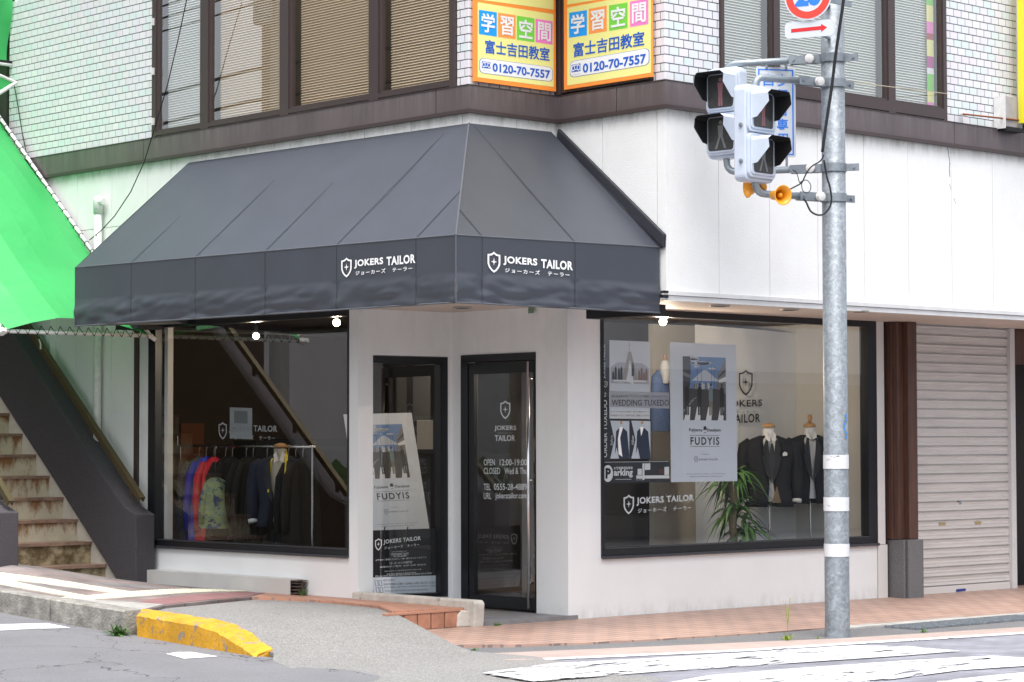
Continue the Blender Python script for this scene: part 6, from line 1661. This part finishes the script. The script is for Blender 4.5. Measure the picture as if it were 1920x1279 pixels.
tag(obj('wall_panel_orange', MB().box(.25, .55, 6.2, 6.27, 1.0, 1.75), pm('orange_brown', (.20, .06, .02), .7), origin=(.4, 6.2, 1)), 'dim orange brown board on the back wall of the shop', 'board')
pf = thing('picture_frame', 'small black framed picture on the back wall seen through the narrow window', 'picture', atd(795, 815, 24.5))
c0 = atd(795, 815, 24.5); o_ = Panel(c0 - rt * .10 - Vector((0, 0, .2)), rt * .22, Vector((0, 0, .40)), .002)
m_ = MB(); m_.slab([o_.p(0, 0), o_.p(1, 0), o_.p(1, 1), o_.p(0, 1)], o_.nrm * -.02); obj('frame', m_, M_BLK, pf)
m_ = MB(); o_.rect(m_, .12, .12, .88, .88, l=2); obj('picture', m_, pm('dim_picture', (.35, .33, .30), .6), pf)
# side goods in the right window: blue jackets and a white form
sj = thing('jacket_display', 'blue jacket hanging beside a small white collar form behind the wedding poster', 'garment', (1.1, .9, 1.5))
m_ = MB(); c0 = at(1238, 760, 'y', .95)
loft(m_, [(c0.z - .25, .13, .06, c0.x, c0.y), (c0.z, .12, .06, c0.x, c0.y), (c0.z + .28, .10, .05, c0.x, c0.y), (c0.z + .34, .03, .03, c0.x, c0.y)], 14); obj('jacket', m_, pm('dull_blue_cloth', (.03, .055, .13), .85, var=(20, .3)), sj, smooth=True)
m_ = MB(); c1 = at(1247, 688, 'y', .9); loft(m_, [(c1.z - .16, .03, .03, c1.x, c1.y), (c1.z, .06, .05, c1.x, c1.y), (c1.z + .06, .03, .03, c1.x, c1.y)], 12); obj('collar_form', m_, pm('dull_collar', (.20, .21, .23), .8), sj, smooth=True)
m_ = MB(); m_.tube([(c1.x, c1.y, c1.z + .05), (c1.x, c1.y, c1.z + .12)], .018, 8); obj('neck', m_, pm('dull_wood', (.14, .08, .05), .6), sj)
# potted dracaena
PL = thing('potted_plant', 'leafy green dragon tree with ringed trunk inside the right window', 'plant', (2.62, .42, .53))
tr_ = MB(); n_ = 14
tr_.tube([(2.62 + .012 * math.sin(k * .9), .42, .50 + .055 * k) for k in range(n_)], [.036 + (.004 if k % 2 else 0) for k in range(n_)], 10)
obj('trunk', tr_, pm('plant_trunk', (.20, .15, .09), .85, var=(40, .4)), PL)
M_LEAF = pm('plant_leaf', (.07, .17, .04), .4, var=(9, .35))
lf_ = MB(); rr = random.Random(4)
def leaf(m, base, az, el, L_, w, droop):
    d = Vector((math.cos(az), math.sin(az), 0)); s_ = Vector((-d.y, d.x, 0)); P0 = []
    for k in range(7):
        t = k / 6; r_ = L_ * t
        h = r_ * math.sin(el) - droop * t * t * L_
        c = base + d * (r_ * math.cos(el)) + Vector((0, 0, h)); ww = w * math.sin(PI * min(1, .12 + t * .88)) * (1 if t < .6 else (1 - t) / .4 + .02)
        P0.append((c - s_ * ww - Vector((0, 0, -ww * .3)), c, c + s_ * ww + Vector((0, 0, ww * .3))))
    for k in range(6):
        m.face([P0[k][0], P0[k][1], P0[k + 1][1], P0[k + 1][0]]); m.face([P0[k][1], P0[k][2], P0[k + 1][2], P0[k + 1][1]])
for c_, cnt, L0 in ((Vector((2.62, .42, 1.18)), 60, .52), (Vector((2.66, .42, .88)), 50, .44), (Vector((2.72, .38, .66)), 50, .42)):
    for k in range(cnt): leaf(lf_, c_ + Vector((rr.uniform(-.02, .02), rr.uniform(-.02, .02), rr.uniform(-.08, .05))), rr.uniform(0, 2 * PI), rr.uniform(.1, 1.25), L0 * rr.uniform(.6, 1.1), rr.uniform(.017, .027), rr.uniform(.5, 1.3))
fo_ = obj('foliage', lf_, M_LEAF, PL); fo_['kind'] = 'stuff'
obj('pot', MB().lathe((2.62, .42, .2), (0, 0, 1), [(0, .12), (.30, .16), (.33, .16), (.33, .0)], 20), pm('plant_pot', (.10, .09, .08), .6), PL, smooth=True)

# light bulbs
M_BULB = pm('lit_bulb', (1, .9, .75), .3, emit=((1, .86, .66), 14))
for (px, py, d, lab) in ((480, 630, 23.0, 'glowing round bulb hanging near the middle of the left window'), (631, 605, 22.6, 'glowing round bulb hanging at the right end of the left window'), (1243, 603, 21.9, 'glowing round bulb hanging in the right window above the posters')):
    c = atd(px, py, d); b_ = thing('light_bulb', lab, 'light bulb', c, 'round bulbs in the shop windows')
    obj('globe', MB().sphere(c, .033 if px < 500 else .036, 16), M_BULB, b_, smooth=True)
    obj('socket', MB().tube([c + Vector((0, 0, .035)), c + Vector((0, 0, .10))], .018, 8).tube([c + Vector((0, 0, .1)), Vector((c.x, c.y, ZS + .05))], .004, 5), M_BLK, b_)
    ld = bpy.data.lights.new('bulb_light', 'POINT'); ld.energy = 5 if px < 1000 else 42; ld.color = (1, .80, .58); ld.shadow_soft_size = .04
    lo = bpy.data.objects.new('bulb_light', ld); COL.objects.link(lo); lo.location = Vector((0, 0, -.06)); lo.parent = b_

# ================================================================== WEEDS
M_WEED = pm('weed_green', (.11, .26, .03), .6, var=(30, .35)); M_WEEDY = pm('weed_yellow_green', (.24, .33, .03), .6, var=(30, .3)); M_GRS = pm('dark_grass', (.06, .15, .025), .6, var=(30, .4))
def weed(c, n, L_, w, mt, label, el=(.3, 1.3), seed=1, stalk=False):
    rr = random.Random(seed); m_ = MB()
    for k in range(n): leaf(m_, c + Vector((rr.uniform(-.5, .5) * L_ * .5, rr.uniform(-.5, .5) * L_ * .4, 0)), rr.uniform(0, 2 * PI), rr.uniform(*el), L_ * rr.uniform(.5, 1.1), w * rr.uniform(.6, 1.1), rr.uniform(.2, .8))
    if stalk:
        for k in range(3):
            a = rr.uniform(0, 2 * PI); m_.tube([c, c + Vector((.01, 0, .12)), c + Vector((.03 * math.cos(a), .03 * math.sin(a), .26 + .04 * k))], .0022, 4)
    return tag(obj('weed', m_, mt, origin=c), label, 'weed')
weed(Vector((-3.99, .93, .035)), 90, .17, .007, M_GRS, 'dark green grass tuft in the gap at the end of the yellow kerb', seed=2)
weed(Vector((-1.16, 2.24, .15)), 40, .13, .004, M_GRS, 'small green grass tuft at the open end of the grey duct', (.8, 1.5), 3)
weed(gp(932, 1173, z_low), 22, .07, .010, M_WEED, 'bright green leafy weed in front of the entrance slab', (.1, .9), 4)
weed(gp(887, 1219, z_str), 12, .05, .008, M_WEED, 'tiny green weed in the gutter near the asphalt slope', (.1, .7), 5)
weed(gp(1476, 1201, z_str), 36, .12, .006, M_WEEDY, 'yellow green weed with thin stalks in the gutter left of the pole', (.5, 1.4), 6, True)
weed(gp(1536, 1196, z_str), 14, .04, .006, M_WEEDY, 'low moss and weeds at the left foot of the steel pole', (.1, .5), 7)
weed(gp(1733, 1186, z_str), 18, .07, .005, M_GRS, 'small dark weed growing beside the gutter grating', (.5, 1.4), 8)

# ================================================================== ACROSS THE STREETS (seen only as reflections in the glass)
OB = thing('opposite_shop', 'pale two storey shop across the right hand street, seen in reflections', 'building', (18, -14, 0))
m_ = MB(); m_.box(3, 45, -20, -13.2, 2.7, 7.0); obj('wall', m_, pm('opposite_pale_wall', (.72, .74, .76), .8, var=(1, .1)), OB)
m_ = MB(); m_.box(3, 45, -20, -13.6, -.1, 2.7); obj('shop_front', m_, pm('opposite_front', (.20, .19, .18), .6, var=(.5, .3)), OB)
m_ = MB(); m_.box(3, 45, -13.2, -12.4, 2.55, 2.75); obj('canopy', m_, pm('opposite_canopy', (.20, .22, .26), .5), OB)
for k in range(9):
    m_ = MB().box(4 + 4.5 * k, 7 + 4.5 * k, -13.6, -13.55, .3, 2.3); obj('window', m_, pm('opposite_window', (.06, .07, .08), .1), OB)
for k in range(9):
    m_ = MB().box(4 + 4.5 * k, 6.6 + 4.5 * k, -13.2, -13.17, 4.0, 5.6); obj('window', m_, pm('opposite_window', (.06, .07, .08), .1), OB)
OC = thing('opposite_house', 'beige block of flats across the left hand street, seen in reflections', 'building', (-18, 25, 0))
m_ = MB(); m_.box(-24, -13.5, 4, 16.3, 6.4, 14); m_.box(-24, -13.5, 18.6, 19.8, 5.2, 13); obj('upper_block', m_, pm('opposite_brown_wall', (.16, .12, .08), .85), OC)
m_ = MB(); m_.box(-24, -12.5, 4, 18.4, .3, 6.4); obj('wall', m_, pm('opposite_beige_wall', (.82, .77, .72), .85, var=(.6, .12)), OC)
m_ = MB(); m_.box(-24, -12.6, 18.5, 70, .3, 5.2); obj('added_dark_wing', m_, pm('opposite_dark_wall', (.045, .03, .025), .8), OC)  # unseen wing, added to darken reflections in the left shop window
m_ = MB(); m_.box(-24, -16, 20, 40, 5.2, 6.2); obj('wall', m_, pm('opposite_white_wall', (.70, .68, .64), .8), OC)
for k in range(1):
    for l in range(1): obj('window', MB().box(-12.5, -12.45, 9.0 + 3 * k, 13.9 + 3 * k, 1.6 + 3.1 * l, 3.1 + 3.1 * l), pm('opposite_window', (.06, .07, .08), .1), OC)
hg = MB(); rr = random.Random(12)
for k in range(900):
    c = Vector((-11.2 + rr.uniform(-.7, .7), rr.uniform(9, 40), .3 + rr.uniform(0, .9))); a = rr.uniform(0, PI)
    d = Vector((math.cos(a), math.sin(a), rr.uniform(-.5, .5))) * .14; e = Vector((0, .05, .14)); hg.face([c - d, c + e, c + d, c - e])
tag(obj('hedge', hg, pm('hedge_green', (.08, .14, .04), .8, var=(3, .4)), origin=(-11.2, 25, .3)), 'low green hedge along the far side of the left street', 'hedge')
WP = []
for i, (x, y) in enumerate(((-9.5, 14), (-9.5, 38))):
    u_ = thing('utility_pole', ['nearer', 'farther'][i] + ' concrete utility pole across the left street', 'utility pole', (x, y, 0), 'utility poles of the left street')
    obj('shaft', MB().tube([(x, y, .2), (x, y, 10.5)], [.17, .11], 14), pm('pole_concrete', (.33, .32, .30), .8), u_)
    obj('crossarm', MB().box(x - .9, x + .9, y - .05, y + .05, 9.3, 9.4).box(x - .7, x + .7, y - .05, y + .05, 8.5, 8.6), M_GALV, u_)
    obj('transformer', MB().tube([(x + .3, y, 7.9), (x + .3, y, 8.4)], .15, 14), M_GALV, u_)
for i, (x0, z0_) in enumerate(((-10.3, 9.45), (-9.9, 9.45), (-9.0, 9.45), (-8.7, 9.45), (-10.1, 8.65), (-9.5, 8.65), (-9.0, 8.65), (-9.5, 7.4), (-9.45, 6.9), (-9.55, 6.5), (-9.5, 6.2))):
    pts = []
    for k in range(33):
        y = -14 + 84 * k / 32; s_ = (y - 14) / 24; fr_ = s_ - math.floor(s_)
        pts.append((x0 + .1 * math.sin(k), y, z0_ - 1.6 * fr_ * (1 - fr_)))
    tag(obj('overhead_wire', MB().tube(pts, .016 if i < 7 else .028, 5), M_RUBBER, origin=pts[0]), ORD[i] + ' overhead wire of the left street counted from the top', 'wire', 'overhead wires of the left street')
